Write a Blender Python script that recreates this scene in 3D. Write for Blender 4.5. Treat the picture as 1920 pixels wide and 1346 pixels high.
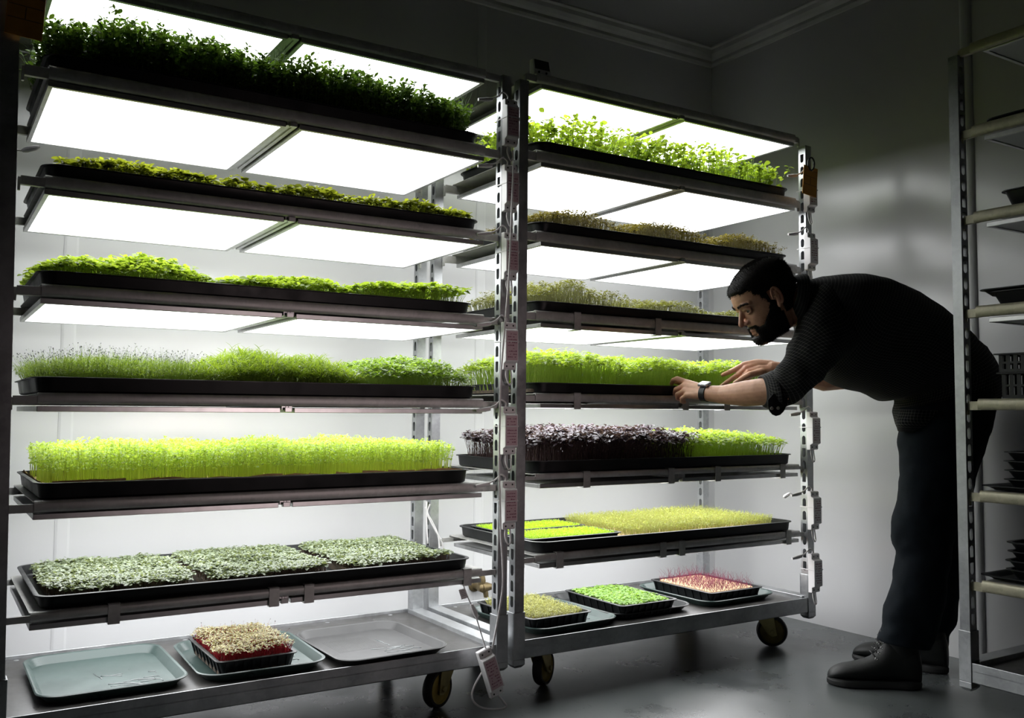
import bpy, bmesh, math, random
import numpy as np
from mathutils import Vector, Matrix, noise

for _o in list(bpy.data.objects):
    bpy.data.objects.remove(_o)
SC = bpy.context.scene
COL = SC.collection
PI = math.pi

# ------------------------------------------------------------------ camera, world, exposure
cam = bpy.data.cameras.new('camera')
cam.sensor_width = 36.0
cam.lens = 1743.19 / 1920 * 36
cam.clip_start = 0.05
cam_ob = bpy.data.objects.new('camera', cam)
COL.objects.link(cam_ob)
YAW, PITCH, ROLL = 0.56348, 0.05723, 0.005614
_fw = Vector((math.sin(YAW) * math.cos(PITCH), math.cos(YAW) * math.cos(PITCH), math.sin(PITCH)))
_rt = Vector((math.cos(YAW), -math.sin(YAW), 0))
_up = _rt.cross(_fw)
_rt, _up = _rt * math.cos(ROLL) + _up * math.sin(ROLL), _up * math.cos(ROLL) - _rt * math.sin(ROLL)
cam_ob.matrix_world = Matrix(((_rt.x, _up.x, -_fw.x, -0.2451), (_rt.y, _up.y, -_fw.y, -2.5578), (_rt.z, _up.z, -_fw.z, 0.92), (0, 0, 0, 1)))
SC.camera = cam_ob

world = bpy.data.worlds.new('world')
SC.world = world
world.use_nodes = True
world.node_tree.nodes['Background'].inputs[0].default_value = (0.5, 0.5, 0.55, 1)
world.node_tree.nodes['Background'].inputs[1].default_value = 0.0

SC.view_settings.view_transform = 'Standard'
SC.view_settings.look = 'None'
SC.view_settings.gamma = 1.0
SC.view_settings.use_curve_mapping = False
SC.view_settings.exposure = 0.0

PANEL_POWER = 6.6          # radiance of the lit light panels

# assumed pinkish fill lamp, added unseen behind the camera to light the front rails
def area_lamp(name, loc, aim, size, power, color):
    l = bpy.data.lights.new(name, 'AREA')
    l.shape = 'RECTANGLE'; l.size, l.size_y = size
    l.energy = power; l.color = color
    o = bpy.data.objects.new(name, l); COL.objects.link(o)
    o.location = loc
    o.rotation_euler = (Vector(aim) - Vector(loc)).to_track_quat('-Z', 'Y').to_euler()
    return o
_pink_fill = area_lamp('assumed_pink_fill', (1.5, -3.6, 0.9), (0.98, 0.0, 0.9), (0.8, 0.5), 0.75, (1.0, 0.80, 0.80))
_pink_fill.data.spread = math.radians(30)

# ------------------------------------------------------------------ materials
def new_mat(name):
    m = bpy.data.materials.new(name); m.use_nodes = True
    nt = m.node_tree
    return m, nt, nt.nodes, nt.links, nt.nodes['Principled BSDF']

def ramp(nodes, stops):
    r = nodes.new('ShaderNodeValToRGB')
    while len(r.color_ramp.elements) > 1:
        r.color_ramp.elements.remove(r.color_ramp.elements[0])
    r.color_ramp.elements[0].position = stops[0][0]
    r.color_ramp.elements[0].color = tuple(stops[0][1]) + (1,)
    for p, c in stops[1:]:
        e = r.color_ramp.elements.new(p); e.color = tuple(c) + (1,)
    return r

def simple(name, col, rough=0.5, metal=0.0, spec=0.5, vary=0.0, scale=20.0, bump=0.0, bscale=80.0, rvary=0.0):
    m, nt, N, L, b = new_mat(name)
    b.inputs['Base Color'].default_value = tuple(col) + (1,)
    b.inputs['Roughness'].default_value = rough
    b.inputs['Metallic'].default_value = metal
    b.inputs['Specular IOR Level'].default_value = spec
    tc = N.new('ShaderNodeTexCoord')
    if vary > 0 or rvary > 0:
        n = N.new('ShaderNodeTexNoise'); n.inputs['Scale'].default_value = scale; n.inputs['Detail'].default_value = 5
        L.new(tc.outputs['Object'], n.inputs['Vector'])
        if vary > 0:
            r = ramp(N, [(0.3, [c * (1 - vary) for c in col]), (0.7, [min(1, c * (1 + vary)) for c in col])])
            L.new(n.outputs['Fac'], r.inputs[0]); L.new(r.outputs[0], b.inputs['Base Color'])
        if rvary > 0:
            mr = N.new('ShaderNodeMapRange'); mr.inputs[1].default_value = 0.3; mr.inputs[2].default_value = 0.7
            mr.inputs[3].default_value = max(0.02, rough - rvary); mr.inputs[4].default_value = rough + rvary
            L.new(n.outputs['Fac'], mr.inputs[0]); L.new(mr.outputs[0], b.inputs['Roughness'])
    if bump > 0:
        n2 = N.new('ShaderNodeTexNoise'); n2.inputs['Scale'].default_value = bscale; n2.inputs['Detail'].default_value = 4
        L.new(tc.outputs['Object'], n2.inputs['Vector'])
        bp_ = N.new('ShaderNodeBump'); bp_.inputs['Strength'].default_value = bump; bp_.inputs['Distance'].default_value = 0.002
        L.new(n2.outputs['Fac'], bp_.inputs['Height']); L.new(bp_.outputs[0], b.inputs['Normal'])
    return m

def galvanised(name, col=(0.42, 0.43, 0.44), rough=0.42, spangle=0.12, metal=0.85):
    m, nt, N, L, b = new_mat(name)
    b.inputs['Metallic'].default_value = metal
    tc = N.new('ShaderNodeTexCoord')
    v = N.new('ShaderNodeTexVoronoi'); v.inputs['Scale'].default_value = 90
    L.new(tc.outputs['Object'], v.inputs['Vector'])
    n = N.new('ShaderNodeTexNoise'); n.inputs['Scale'].default_value = 9; n.inputs['Detail'].default_value = 6
    L.new(tc.outputs['Object'], n.inputs['Vector'])
    mx = N.new('ShaderNodeMath'); mx.operation = 'ADD'
    sp = N.new('ShaderNodeSeparateColor'); L.new(v.outputs['Color'], sp.inputs[0])
    mu = N.new('ShaderNodeMath'); mu.operation = 'MULTIPLY'; mu.inputs[1].default_value = spangle
    L.new(sp.outputs[0], mu.inputs[0]); L.new(mu.outputs[0], mx.inputs[0]); L.new(n.outputs['Fac'], mx.inputs[1])
    r = ramp(N, [(0.35, [c * 0.72 for c in col]), (0.95, [min(1, c * 1.3) for c in col])])
    L.new(mx.outputs[0], r.inputs[0]); L.new(r.outputs[0], b.inputs['Base Color'])
    mr = N.new('ShaderNodeMapRange'); mr.inputs[1].default_value = 0.3; mr.inputs[2].default_value = 1.0
    mr.inputs[3].default_value = rough - 0.12; mr.inputs[4].default_value = rough + 0.12
    L.new(mx.outputs[0], mr.inputs[0]); L.new(mr.outputs[0], b.inputs['Roughness'])
    return m

M = {}
M['steel'] = galvanised('galvanised_steel')
M['steel_dull'] = galvanised('dull_zinc_steel', (0.50, 0.495, 0.48), 0.5, 0.15, 0.3)
M['brass_rail'] = galvanised('yellowed_zinc', (0.44, 0.41, 0.30), 0.42, 0.2, 0.35)
M['alu'] = simple('brushed_aluminium', (0.5, 0.5, 0.5), 0.34, 1.0, vary=0.12, scale=30)
M['panel_back'] = simple('white_sheet_metal', (0.6, 0.6, 0.6), 0.5)
M['unlit'] = simple('unlit_diffuser', (0.35, 0.37, 0.38), 0.35)
M['tray_black'] = simple('black_tray_plastic', (0.007, 0.0078, 0.0085), 0.42, 0.0, 0.3, vary=0.3, scale=14, rvary=0.1)
M['tray_teal'] = simple('teal_tray_plastic', (0.026, 0.044, 0.040), 0.36, vary=0.12, scale=7, rvary=0.12)
M['tray_grey'] = simple('grey_brown_tray_plastic', (0.014, 0.0138, 0.0135), 0.5, vary=0.12, scale=7, rvary=0.12)
M['deck_board'] = simple('deck_plywood', (0.032, 0.030, 0.028), 0.4, vary=0.4, scale=9, rvary=0.15, bump=0.2, bscale=60)
M['rubber'] = simple('black_rubber', (0.012, 0.012, 0.012), 0.6, vary=0.3, scale=40)
M['hub'] = simple('yellow_wheel_hub', (0.28, 0.22, 0.05), 0.45, vary=0.25, scale=30)
M['fork'] = simple('yellow_zinc_fork', (0.42, 0.36, 0.16), 0.4, 0.8, vary=0.2, scale=20)
M['white_plastic'] = simple('white_plastic', (0.72, 0.70, 0.70), 0.4)
M['pink_label'] = simple('pale_pink_label', (0.56, 0.40, 0.43), 0.5)
M['print'] = simple('dark_pink_print', (0.25, 0.10, 0.14), 0.6)
M['black_print'] = simple('black_print', (0.02, 0.02, 0.02), 0.6)
M['cable'] = simple('white_cable', (0.62, 0.60, 0.60), 0.45)
M['black'] = simple('black_plastic', (0.012, 0.012, 0.013), 0.4)
M['orange'] = simple('orange_card', (0.55, 0.24, 0.02), 0.55, vary=0.1, scale=25)
M['brass'] = simple('brass', (0.16, 0.12, 0.06), 0.5, 0.7, vary=0.2, scale=60)
M['paper'] = simple('brown_paper', (0.52, 0.36, 0.18), 0.8, vary=0.25, scale=30)
M['soil'] = simple('dark_growing_mat', (0.05, 0.035, 0.022), 0.9, vary=0.5, scale=60, bump=0.8, bscale=220)
M['seed_mat'] = simple('pale_seed_mat', (0.42, 0.28, 0.16), 0.85, vary=0.4, scale=120, bump=0.8, bscale=260)

m, nt, N, L, b = new_mat('lit_diffuser')
b.inputs['Base Color'].default_value = (0.9, 0.9, 0.9, 1)
b.inputs['Emission Color'].default_value = (0.97, 0.985, 1.0, 1)
b.inputs['Emission Strength'].default_value = PANEL_POWER
M['lit'] = m

# white wall panels, slightly glossy
def wall_mat(name, col, rough):
    m, nt, N, L, b = new_mat(name)
    tc = N.new('ShaderNodeTexCoord')
    n = N.new('ShaderNodeTexNoise'); n.inputs['Scale'].default_value = 1.3; n.inputs['Detail'].default_value = 4
    L.new(tc.outputs['Object'], n.inputs['Vector'])
    r = ramp(N, [(0.3, [c * 0.95 for c in col]), (0.7, col)])
    L.new(n.outputs['Fac'], r.inputs[0]); L.new(r.outputs[0], b.inputs['Base Color'])
    b.inputs['Roughness'].default_value = rough
    n2 = N.new('ShaderNodeTexNoise'); n2.inputs['Scale'].default_value = 3.5; n2.inputs['Detail'].default_value = 2
    L.new(tc.outputs['Object'], n2.inputs['Vector'])
    bp_ = N.new('ShaderNodeBump'); bp_.inputs['Strength'].default_value = 0.25; bp_.inputs['Distance'].default_value = 0.01
    L.new(n2.outputs['Fac'], bp_.inputs['Height']); L.new(bp_.outputs[0], b.inputs['Normal'])
    return m
M['wall'] = wall_mat('white_wall_panel', (0.53, 0.53, 0.54), 0.22)
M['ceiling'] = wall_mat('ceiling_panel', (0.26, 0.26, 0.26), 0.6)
M['trim'] = simple('painted_trim', (0.5, 0.5, 0.48), 0.5, vary=0.1, scale=8)
M['wall_low_bounce'] = simple('low_bounce_wall', (0.045, 0.045, 0.048), 0.6)  # unseen walls, coloured near-black to cut the light they bounce back
M['strip'] = simple('white_strip', (0.52, 0.52, 0.53), 0.4)

# painted concrete floor
m, nt, N, L, b = new_mat('grey_painted_floor')
tc = N.new('ShaderNodeTexCoord')
n1 = N.new('ShaderNodeTexNoise'); n1.inputs['Scale'].default_value = 2.2; n1.inputs['Detail'].default_value = 8; n1.inputs['Roughness'].default_value = 0.65
L.new(tc.outputs['Object'], n1.inputs['Vector'])
r1 = ramp(N, [(0.32, (0.048, 0.054, 0.055)), (0.52, (0.082, 0.09, 0.091)), (0.72, (0.108, 0.116, 0.116))])
L.new(n1.outputs['Fac'], r1.inputs[0])
n2 = N.new('ShaderNodeTexNoise'); n2.inputs['Scale'].default_value = 95; n2.inputs['Detail'].default_value = 5
mp = N.new('ShaderNodeMapping'); mp.inputs['Scale'].default_value = (1, 0.45, 1); mp.inputs['Rotation'].default_value = (0, 0, 0.6)
L.new(tc.outputs['Object'], mp.inputs[0]); L.new(mp.outputs[0], n2.inputs['Vector'])
r2 = ramp(N, [(0.62, (1, 1, 1)), (0.70, (0.25, 0.25, 0.25))])
L.new(n2.outputs['Fac'], r2.inputs[0])
n3 = N.new('ShaderNodeTexNoise'); n3.inputs['Scale'].default_value = 8.0; n3.inputs['Detail'].default_value = 3
L.new(tc.outputs['Object'], n3.inputs['Vector'])
r3 = ramp(N, [(0.47, (0, 0, 0)), (0.6, (1, 1, 1))]); L.new(n3.outputs['Fac'], r3.inputs[0])
mxa = N.new('ShaderNodeMix'); mxa.data_type = 'RGBA'; mxa.blend_type = 'MULTIPLY'
L.new(r3.outputs[0], mxa.inputs[0]); L.new(r1.outputs[0], mxa.inputs[6]); L.new(r2.outputs[0], mxa.inputs[7])
L.new(mxa.outputs[2], b.inputs['Base Color'])
mr = N.new('ShaderNodeMapRange'); mr.inputs[1].default_value = 0.3; mr.inputs[2].default_value = 0.7; mr.inputs[3].default_value = 0.2; mr.inputs[4].default_value = 0.42
L.new(n1.outputs['Fac'], mr.inputs[0]); L.new(mr.outputs[0], b.inputs['Roughness'])
bp_ = N.new('ShaderNodeBump'); bp_.inputs['Strength'].default_value = 0.2; bp_.inputs['Distance'].default_value = 0.003
L.new(n1.outputs['Fac'], bp_.inputs['Height']); L.new(bp_.outputs[0], b.inputs['Normal'])
M['floor'] = m

# leaves: diffuse + light passing through, per-plant tint attribute
def leaf_mat(name, dark, light, trans=0.5, gloss=0.45):
    m, nt, N, L, b = new_mat(name)
    at = N.new('ShaderNodeAttribute'); at.attribute_name = 'tint'
    r = ramp(N, [(0.0, dark), (1.0, light)])
    L.new(at.outputs['Fac'], r.inputs[0]); L.new(r.outputs[0], b.inputs['Base Color'])
    b.inputs['Roughness'].default_value = gloss
    b.inputs['Specular IOR Level'].default_value = 0.4
    t = N.new('ShaderNodeBsdfTranslucent')
    g = N.new('ShaderNodeMix'); g.data_type = 'RGBA'; g.blend_type = 'MULTIPLY'; g.inputs[0].default_value = 1.0
    g.inputs[7].default_value = (1.5, 1.45, 0.7, 1)
    L.new(r.outputs[0], g.inputs[6]); L.new(g.outputs[2], t.inputs[0])
    mix = N.new('ShaderNodeMixShader'); mix.inputs[0].default_value = trans
    L.new(b.outputs[0], mix.inputs[1]); L.new(t.outputs[0], mix.inputs[2])
    L.new(mix.outputs[0], N['Material Output'].inputs[0])
    return m

# ------------------------------------------------------------------ mesh helpers
class MB:
    """collects shapes, links them as ONE mesh object"""
    def __init__(s):
        s.v = []; s.f = []; s.mi = []; s.uv = None
    def add(s, vs, fs, mi=0):
        o = len(s.v); s.v += [tuple(p) for p in vs]
        for f in fs:
            s.f.append([i + o for i in f]); s.mi.append(mi)
        return s
    def box(s, x0, x1, y0, y1, z0, z1, mi=0):
        vs = [(x0, y0, z0), (x1, y0, z0), (x1, y1, z0), (x0, y1, z0), (x0, y0, z1), (x1, y0, z1), (x1, y1, z1), (x0, y1, z1)]
        return s.add(vs, [(0, 3, 2, 1), (4, 5, 6, 7), (0, 1, 5, 4), (1, 2, 6, 5), (2, 3, 7, 6), (3, 0, 4, 7)], mi)
    def prism(s, poly, axis, a, b, mi=0):
        """poly: 2D outline; axis 'x': (y,z) outline run from x=a to x=b, likewise 'y': (x,z), 'z': (x,y)"""
        def p3(p, t):
            return {'x': (t, p[0], p[1]), 'y': (p[0], t, p[1]), 'z': (p[0], p[1], t)}[axis]
        n = len(poly)
        vs = [p3(p, a) for p in poly] + [p3(p, b) for p in poly]
        fs = [list(range(n))[::-1], list(range(n, 2 * n))] + [(i, (i + 1) % n, n + (i + 1) % n, n + i) for i in range(n)]
        return s.add(vs, fs, mi)
    def tube(s, pts, r, n=8, mi=0, cap=True):
        pts = [Vector(p) for p in pts]
        rs = r if isinstance(r, (list, tuple)) else [r] * len(pts)
        vs = []; prev = None
        for i, p in enumerate(pts):
            t = (pts[min(i + 1, len(pts) - 1)] - pts[max(i - 1, 0)]).normalized()
            if prev is None:
                a = t.orthogonal().normalized()
            else:
                a = (prev - t * prev.dot(t)).normalized()
            prev = a; bb = t.cross(a)
            for k in range(n):
                th = 2 * PI * k / n
                vs.append(p + (a * math.cos(th) + bb * math.sin(th)) * rs[i])
        fs = []
        for i in range(len(pts) - 1):
            for k in range(n):
                k2 = (k + 1) % n
                fs.append((i * n + k, i * n + k2, (i + 1) * n + k2, (i + 1) * n + k))
        if cap:
            fs.append(tuple(range(n))[::-1]); fs.append(tuple((len(pts) - 1) * n + k for k in range(n)))
        return s.add(vs, fs, mi)
    def lathe(s, prof, c=(0, 0, 0), axis='z', n=24, mi=0):
        """prof: list of (radius, height)"""
        vs = []
        for r, h in prof:
            for k in range(n):
                th = 2 * PI * k / n
                u, w = r * math.cos(th), r * math.sin(th)
                p = {'z': (u, w, h), 'x': (h, u, w), 'y': (u, h, w)}[axis]
                vs.append((p[0] + c[0], p[1] + c[1], p[2] + c[2]))
        fs = []
        for i in range(len(prof) - 1):
            for k in range(n):
                k2 = (k + 1) % n
                fs.append((i * n + k, i * n + k2, (i + 1) * n + k2, (i + 1) * n + k))
        return s.add(vs, fs, mi)
    def rings(s, rings, close_first=True, close_last=True, mi=0):
        n = len(rings[0]); vs = [p for r in rings for p in r]; fs = []
        for i in range(len(rings) - 1):
            for k in range(n):
                k2 = (k + 1) % n
                fs.append((i * n + k, i * n + k2, (i + 1) * n + k2, (i + 1) * n + k))
        if close_first: fs.append(tuple(range(n))[::-1])
        if close_last: fs.append(tuple((len(rings) - 1) * n + k for k in range(n)))
        return s.add(vs, fs, mi)
    def build(s, name, mats, parent=None, bevel=0.0, smooth=None, subsurf=0, loc=None):
        me = bpy.data.meshes.new(name)
        me.from_pydata(s.v, [], s.f)
        if not isinstance(mats, (list, tuple)): mats = [mats]
        for mm in mats: me.materials.append(mm)
        if max(s.mi, default=0) > 0: me.polygons.foreach_set('material_index', s.mi)
        bm = bmesh.new(); bm.from_mesh(me); bmesh.ops.recalc_face_normals(bm, faces=bm.faces); bm.to_mesh(me); bm.free()
        if smooth is not None: me.polygons.foreach_set('use_smooth', [True] * len(me.polygons))
        me.update()
        o = bpy.data.objects.new(name, me); COL.objects.link(o)
        if parent is not None: o.parent = parent
        if loc is not None: o.location = loc
        if smooth is not None and smooth > 0: me.set_sharp_from_angle(angle=smooth)
        if bevel > 0:
            md = o.modifiers.new('bevel', 'BEVEL'); md.width = bevel; md.segments = 2; md.limit_method = 'ANGLE'; md.angle_limit = 0.7
        if subsurf:
            md = o.modifiers.new('subsurf', 'SUBSURF'); md.levels = subsurf; md.render_levels = subsurf
        return o

def thing(name, label, cat, loc=(0, 0, 0), rot=(0, 0, 0), group=None):
    o = bpy.data.objects.new(name, None); COL.objects.link(o)
    o.empty_display_size = 0.05
    o.location = loc; o.rotation_euler = rot
    o['label'] = label; o['category'] = cat
    if group: o['group'] = group
    return o

def tag(o, label, cat, group=None):
    o['label'] = label; o['category'] = cat
    if group: o['group'] = group
    return o

def struct(name, mb, mat, label=None, **kw):
    o = mb.build(name, mat, **kw)
    o['kind'] = 'structure'; o['label'] = label or name.replace('_', ' ')
    o['category'] = name.split('_')[0]
    return o

def rrect(cx, cy, hw, hd, r, z, n=5):
    """rounded rectangle ring"""
    pts = []
    r = min(r, hw - 1e-4, hd - 1e-4)
    for (sx, sy, a0) in ((1, 1, 0), (-1, 1, 90), (-1, -1, 180), (1, -1, 270)):
        for k in range(n + 1):
            a = math.radians(a0 + 90 * k / n)
            pts.append((cx + sx * (hw - r) + r * math.cos(a), cy + sy * (hd - r) + r * math.sin(a), z))
    return pts

def smooth_path(pts, per=6):
    pts = [Vector(p) for p in pts]
    P_ = [pts[0] * 2 - pts[1]] + pts + [pts[-1] * 2 - pts[-2]]
    out = []
    for i in range(1, len(P_) - 2):
        p0, p1, p2, p3 = P_[i - 1:i + 3]
        for k in range(per):
            t = k / per
            out.append(0.5 * ((2 * p1) + (p2 - p0) * t + (2 * p0 - 5 * p1 + 4 * p2 - p3) * t * t + (3 * p1 - p0 - 3 * p2 + p3) * t ** 3))
    out.append(pts[-1])
    return out

def dup(root, loc, label=None, rot=None):
    r = root.copy(); COL.objects.link(r); r.location = loc
    if rot is not None: r.rotation_euler = rot
    if label: r['label'] = label
    for ch in list(root.children):
        c = ch.copy(); COL.objects.link(c); c.parent = r
        for g in list(ch.children):
            d = g.copy(); COL.objects.link(d); d.parent = c
    return r

# ------------------------------------------------------------------ the room
XR, XL, YB, YF, ZC = 3.10, -2.3, 0.84, -4.3, 2.76
struct('floor', MB().box(XL - .1, XR + .1, YF - .1, YB + .1, -0.1, 0), M['floor'], 'grey painted concrete floor')
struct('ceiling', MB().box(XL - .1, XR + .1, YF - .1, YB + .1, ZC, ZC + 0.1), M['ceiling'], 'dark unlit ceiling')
# back wall as panels with narrow joints and cover strips
w = MB()
w.box(XL - .1, XR + .1, YB, YB + 0.1, 0, ZC)
struct('wall_back', w, M['wall'], 'white panelled wall behind the trolleys')
w = MB(); w.box(XR, XR + 0.1, YF, YB, 0, ZC)
struct('wall_right', w, M['wall'], 'glossy white wall behind the man')
struct('wall_left', MB().box(XL - 0.1, XL, YF, YB, 0, ZC), M['wall_low_bounce'])
struct('wall_front', MB().box(XL, XR, YF - 0.1, YF, 0, ZC), M['wall_low_bounce'])

def strip_poly(w, d):
    return [(-w / 2, 0), (-w / 2, -d * 0.5), (-w / 3, -d), (w / 3, -d), (w / 2, -d * 0.5), (w / 2, 0)]
ti = 0
def trim(mb, label, mat='trim', smooth=None):
    global ti
    ti += 1
    return struct('trim_%d' % ti, mb, M[mat], label, smooth=smooth)
# cornice: two-step moulding with a round bead along both wall tops
for wallside in ('back', 'right'):
    c = MB()
    prof = [(0, 0), (0, -0.082), (-0.016, -0.082), (-0.022, -0.07), (-0.02, -0.055), (-0.034, -0.045), (-0.046, -0.03), (-0.05, -0.012), (-0.066, -0.008), (-0.066, 0)]
    if wallside == 'back':
        c.prism([(YB + p[0], ZC + p[1]) for p in prof], 'x', XL, XR)
        lab = 'moulding where the back wall meets the ceiling'
    else:
        c.prism([(XR + p[0], ZC + p[1]) for p in prof], 'y', YF, YB)
        lab = 'moulding where the man-side wall meets the ceiling'
    trim(c, lab)
# joint cover strips
for jx, lab in ((0.155, 'vertical joint strip on the wall behind the fine sprouts'), (1.74, 'vertical joint strip on the wall behind the purple basil')):
    trim(MB().prism([(jx + p[0], YB + p[1]) for p in strip_poly(0.045, 0.003)], 'z', 0, ZC), lab, 'strip')
trim(MB().prism([(XR - 0.016 * math.cos(a), -0.525 + 0.024 * math.sin(a)) for a in [math.radians(t) for t in range(-90, 91, 15)]], 'z', 0, ZC),
     'pale vertical half-round strip on the wall behind the man', 'strip', 0.9)

# brass tap on the back wall
t = thing('brass_tap', 'brass water tap on the wall between the two trolleys', 'tap', (1.72, YB, 0.2))
mb = MB(); mb.lathe([(0.0, 0), (0.026, 0.0), (0.026, -0.008), (0.013, -0.012), (0.012, -0.05), (0.018, -0.052), (0.018, -0.075), (0.012, -0.08), (0.0, -0.082)], (0, 0, 0), 'y', 16)
mb.tube([(0, -0.06, 0), (0, -0.066, 0.03), (0, -0.066, 0.05)], [0.014, 0.016, 0.012], 12)
mb.build('tap_body', M['brass'], t, smooth=0.6)
mb = MB(); mb.tube([(0.0, -0.066, 0.0), (0.022, -0.066, 0.002), (0.050, -0.066, 0.0), (0.074, -0.066, 0.0)], [0.021, 0.019, 0.011, 0.010], 14); mb.tube([(0.014, -0.066, -0.005), (0.018, -0.068, -0.026), (0.020, -0.068, -0.040)], [0.012, 0.011, 0.010], 12)
mb.build('spout', M['brass'], t, smooth=0.6)
mb = MB(); mb.tube([(0.074, -0.066, 0.0), (0.100, -0.066, 0.002)], 0.006, 8); mb.tube([(0.094, -0.066, -0.024), (0.100, -0.066, 0.002), (0.092, -0.066, 0.032)], [0.005, 0.007, 0.005], 8)
mb.build('tap_handle', M['brass'], t, smooth=0.6)

# ------------------------------------------------------------------ trolleys
def slotted_post(mb, x0, x1, y0, y1, z0, z1, first=0.06, pitch=0.05):
    """hollow upright: plain front and back, slots in both x faces"""
    mb.add([(x0, y0, z0), (x1, y0, z0), (x1, y0, z1), (x0, y0, z1)], [(0, 1, 2, 3)])
    mb.add([(x0, y1, z0), (x1, y1, z0), (x1, y1, z1), (x0, y1, z1)], [(3, 2, 1, 0)])
    mb.add([(x0, y0, z1), (x1, y0, z1), (x1, y1, z1), (x0, y1, z1)], [(0, 1, 2, 3)])
    yc = (y0 + y1) / 2; hw = 0.0085
    n = int((z1 - z0) / pitch)
    for xf in (x0, x1):
        for k in range(n + 1):
            za = z0 + k * pitch; zb = min(z1, za + pitch)
            if zb - za < pitch - 1e-6:
                mb.add([(xf, y0, za), (xf, y1, za), (xf, y1, zb), (xf, y0, zb)], [(0, 1, 2, 3)]); continue
            zc = (za + zb) / 2; h = 0.0175
            top = 0.008 if k % 3 else 0.001
            bot = 0.008 if k % 3 != 1 else 0.001
            zl, zh = zc - h, zc + h
            right = [(0, zl), (hw * 0.7, zl + bot * 0.3), (hw, zl + bot), (hw, zh - top), (hw * 0.7, zh - top * 0.3), (0, zh)]
            P1 = [(xf, yc, za), (xf, y1, za), (xf, y1, zb), (xf, yc, zb)] + [(xf, yc + a, z) for a, z in right[::-1]]
            P2 = [(xf, yc, za), (xf, y0, za), (xf, y0, zb), (xf, yc, zb)] + [(xf, yc - a, z) for a, z in right[::-1]]
            mb.add(P1, [tuple(range(len(P1)))]); mb.add(P2, [tuple(range(len(P2)))])

def caster(root, x, y, yaw, R=0.06, zt=0.135):
    f = MB()
    f.box(-0.05, 0.05, -0.045, 0.045, zt - 0.006, zt)
    f.lathe([(0.03, zt - 0.02), (0.034, zt - 0.006)], (0, 0, 0), 'z', 16)
    off = 0.028
    for s in (-1, 1):
        yy = 0.022 * s
        poly = [(-0.035, zt - 0.018), (0.035, zt - 0.018), (off + 0.018, R - 0.014), (off, R - 0.02), (off - 0.018, R - 0.01)]
        f.prism(poly, 'y', yy - 0.0018, yy + 0.0018)
    f.box(-0.035, 0.035, -0.0238, 0.0238, zt - 0.022, zt - 0.018)
    f.lathe([(0.0, -0.03), (0.008, -0.03), (0.008, 0.03), (0.0, 0.03)], (off, 0, R), 'y', 10)
    fo = f.build('caster', M['fork'], root, bevel=0.0012, loc=(x, y, 0)); fo.rotation_euler = (0, 0, yaw)
    w = MB(); r = R
    w.lathe([(r * 0.78, -0.015), (r * 0.93, -0.016), (r, -0.008), (r, 0.008), (r * 0.93, 0.016), (r * 0.78, 0.015)], (off, 0, R), 'y', 32)
    w.build('tyre', M['rubber'], fo, smooth=0.6)
    h = MB(); h.lathe([(0.0, -0.018), (0.012, -0.018), (0.014, -0.010), (r * 0.7, -0.008), (r * 0.78, -0.015), (r * 0.78, 0.015), (r * 0.7, 0.008), (0.014, 0.010), (0.012, 0.018), (0, 0.018)], (off, 0, R), 'y', 32)
    h.build('wheel_hub', M['hub'], fo, smooth=0.5)

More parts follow.
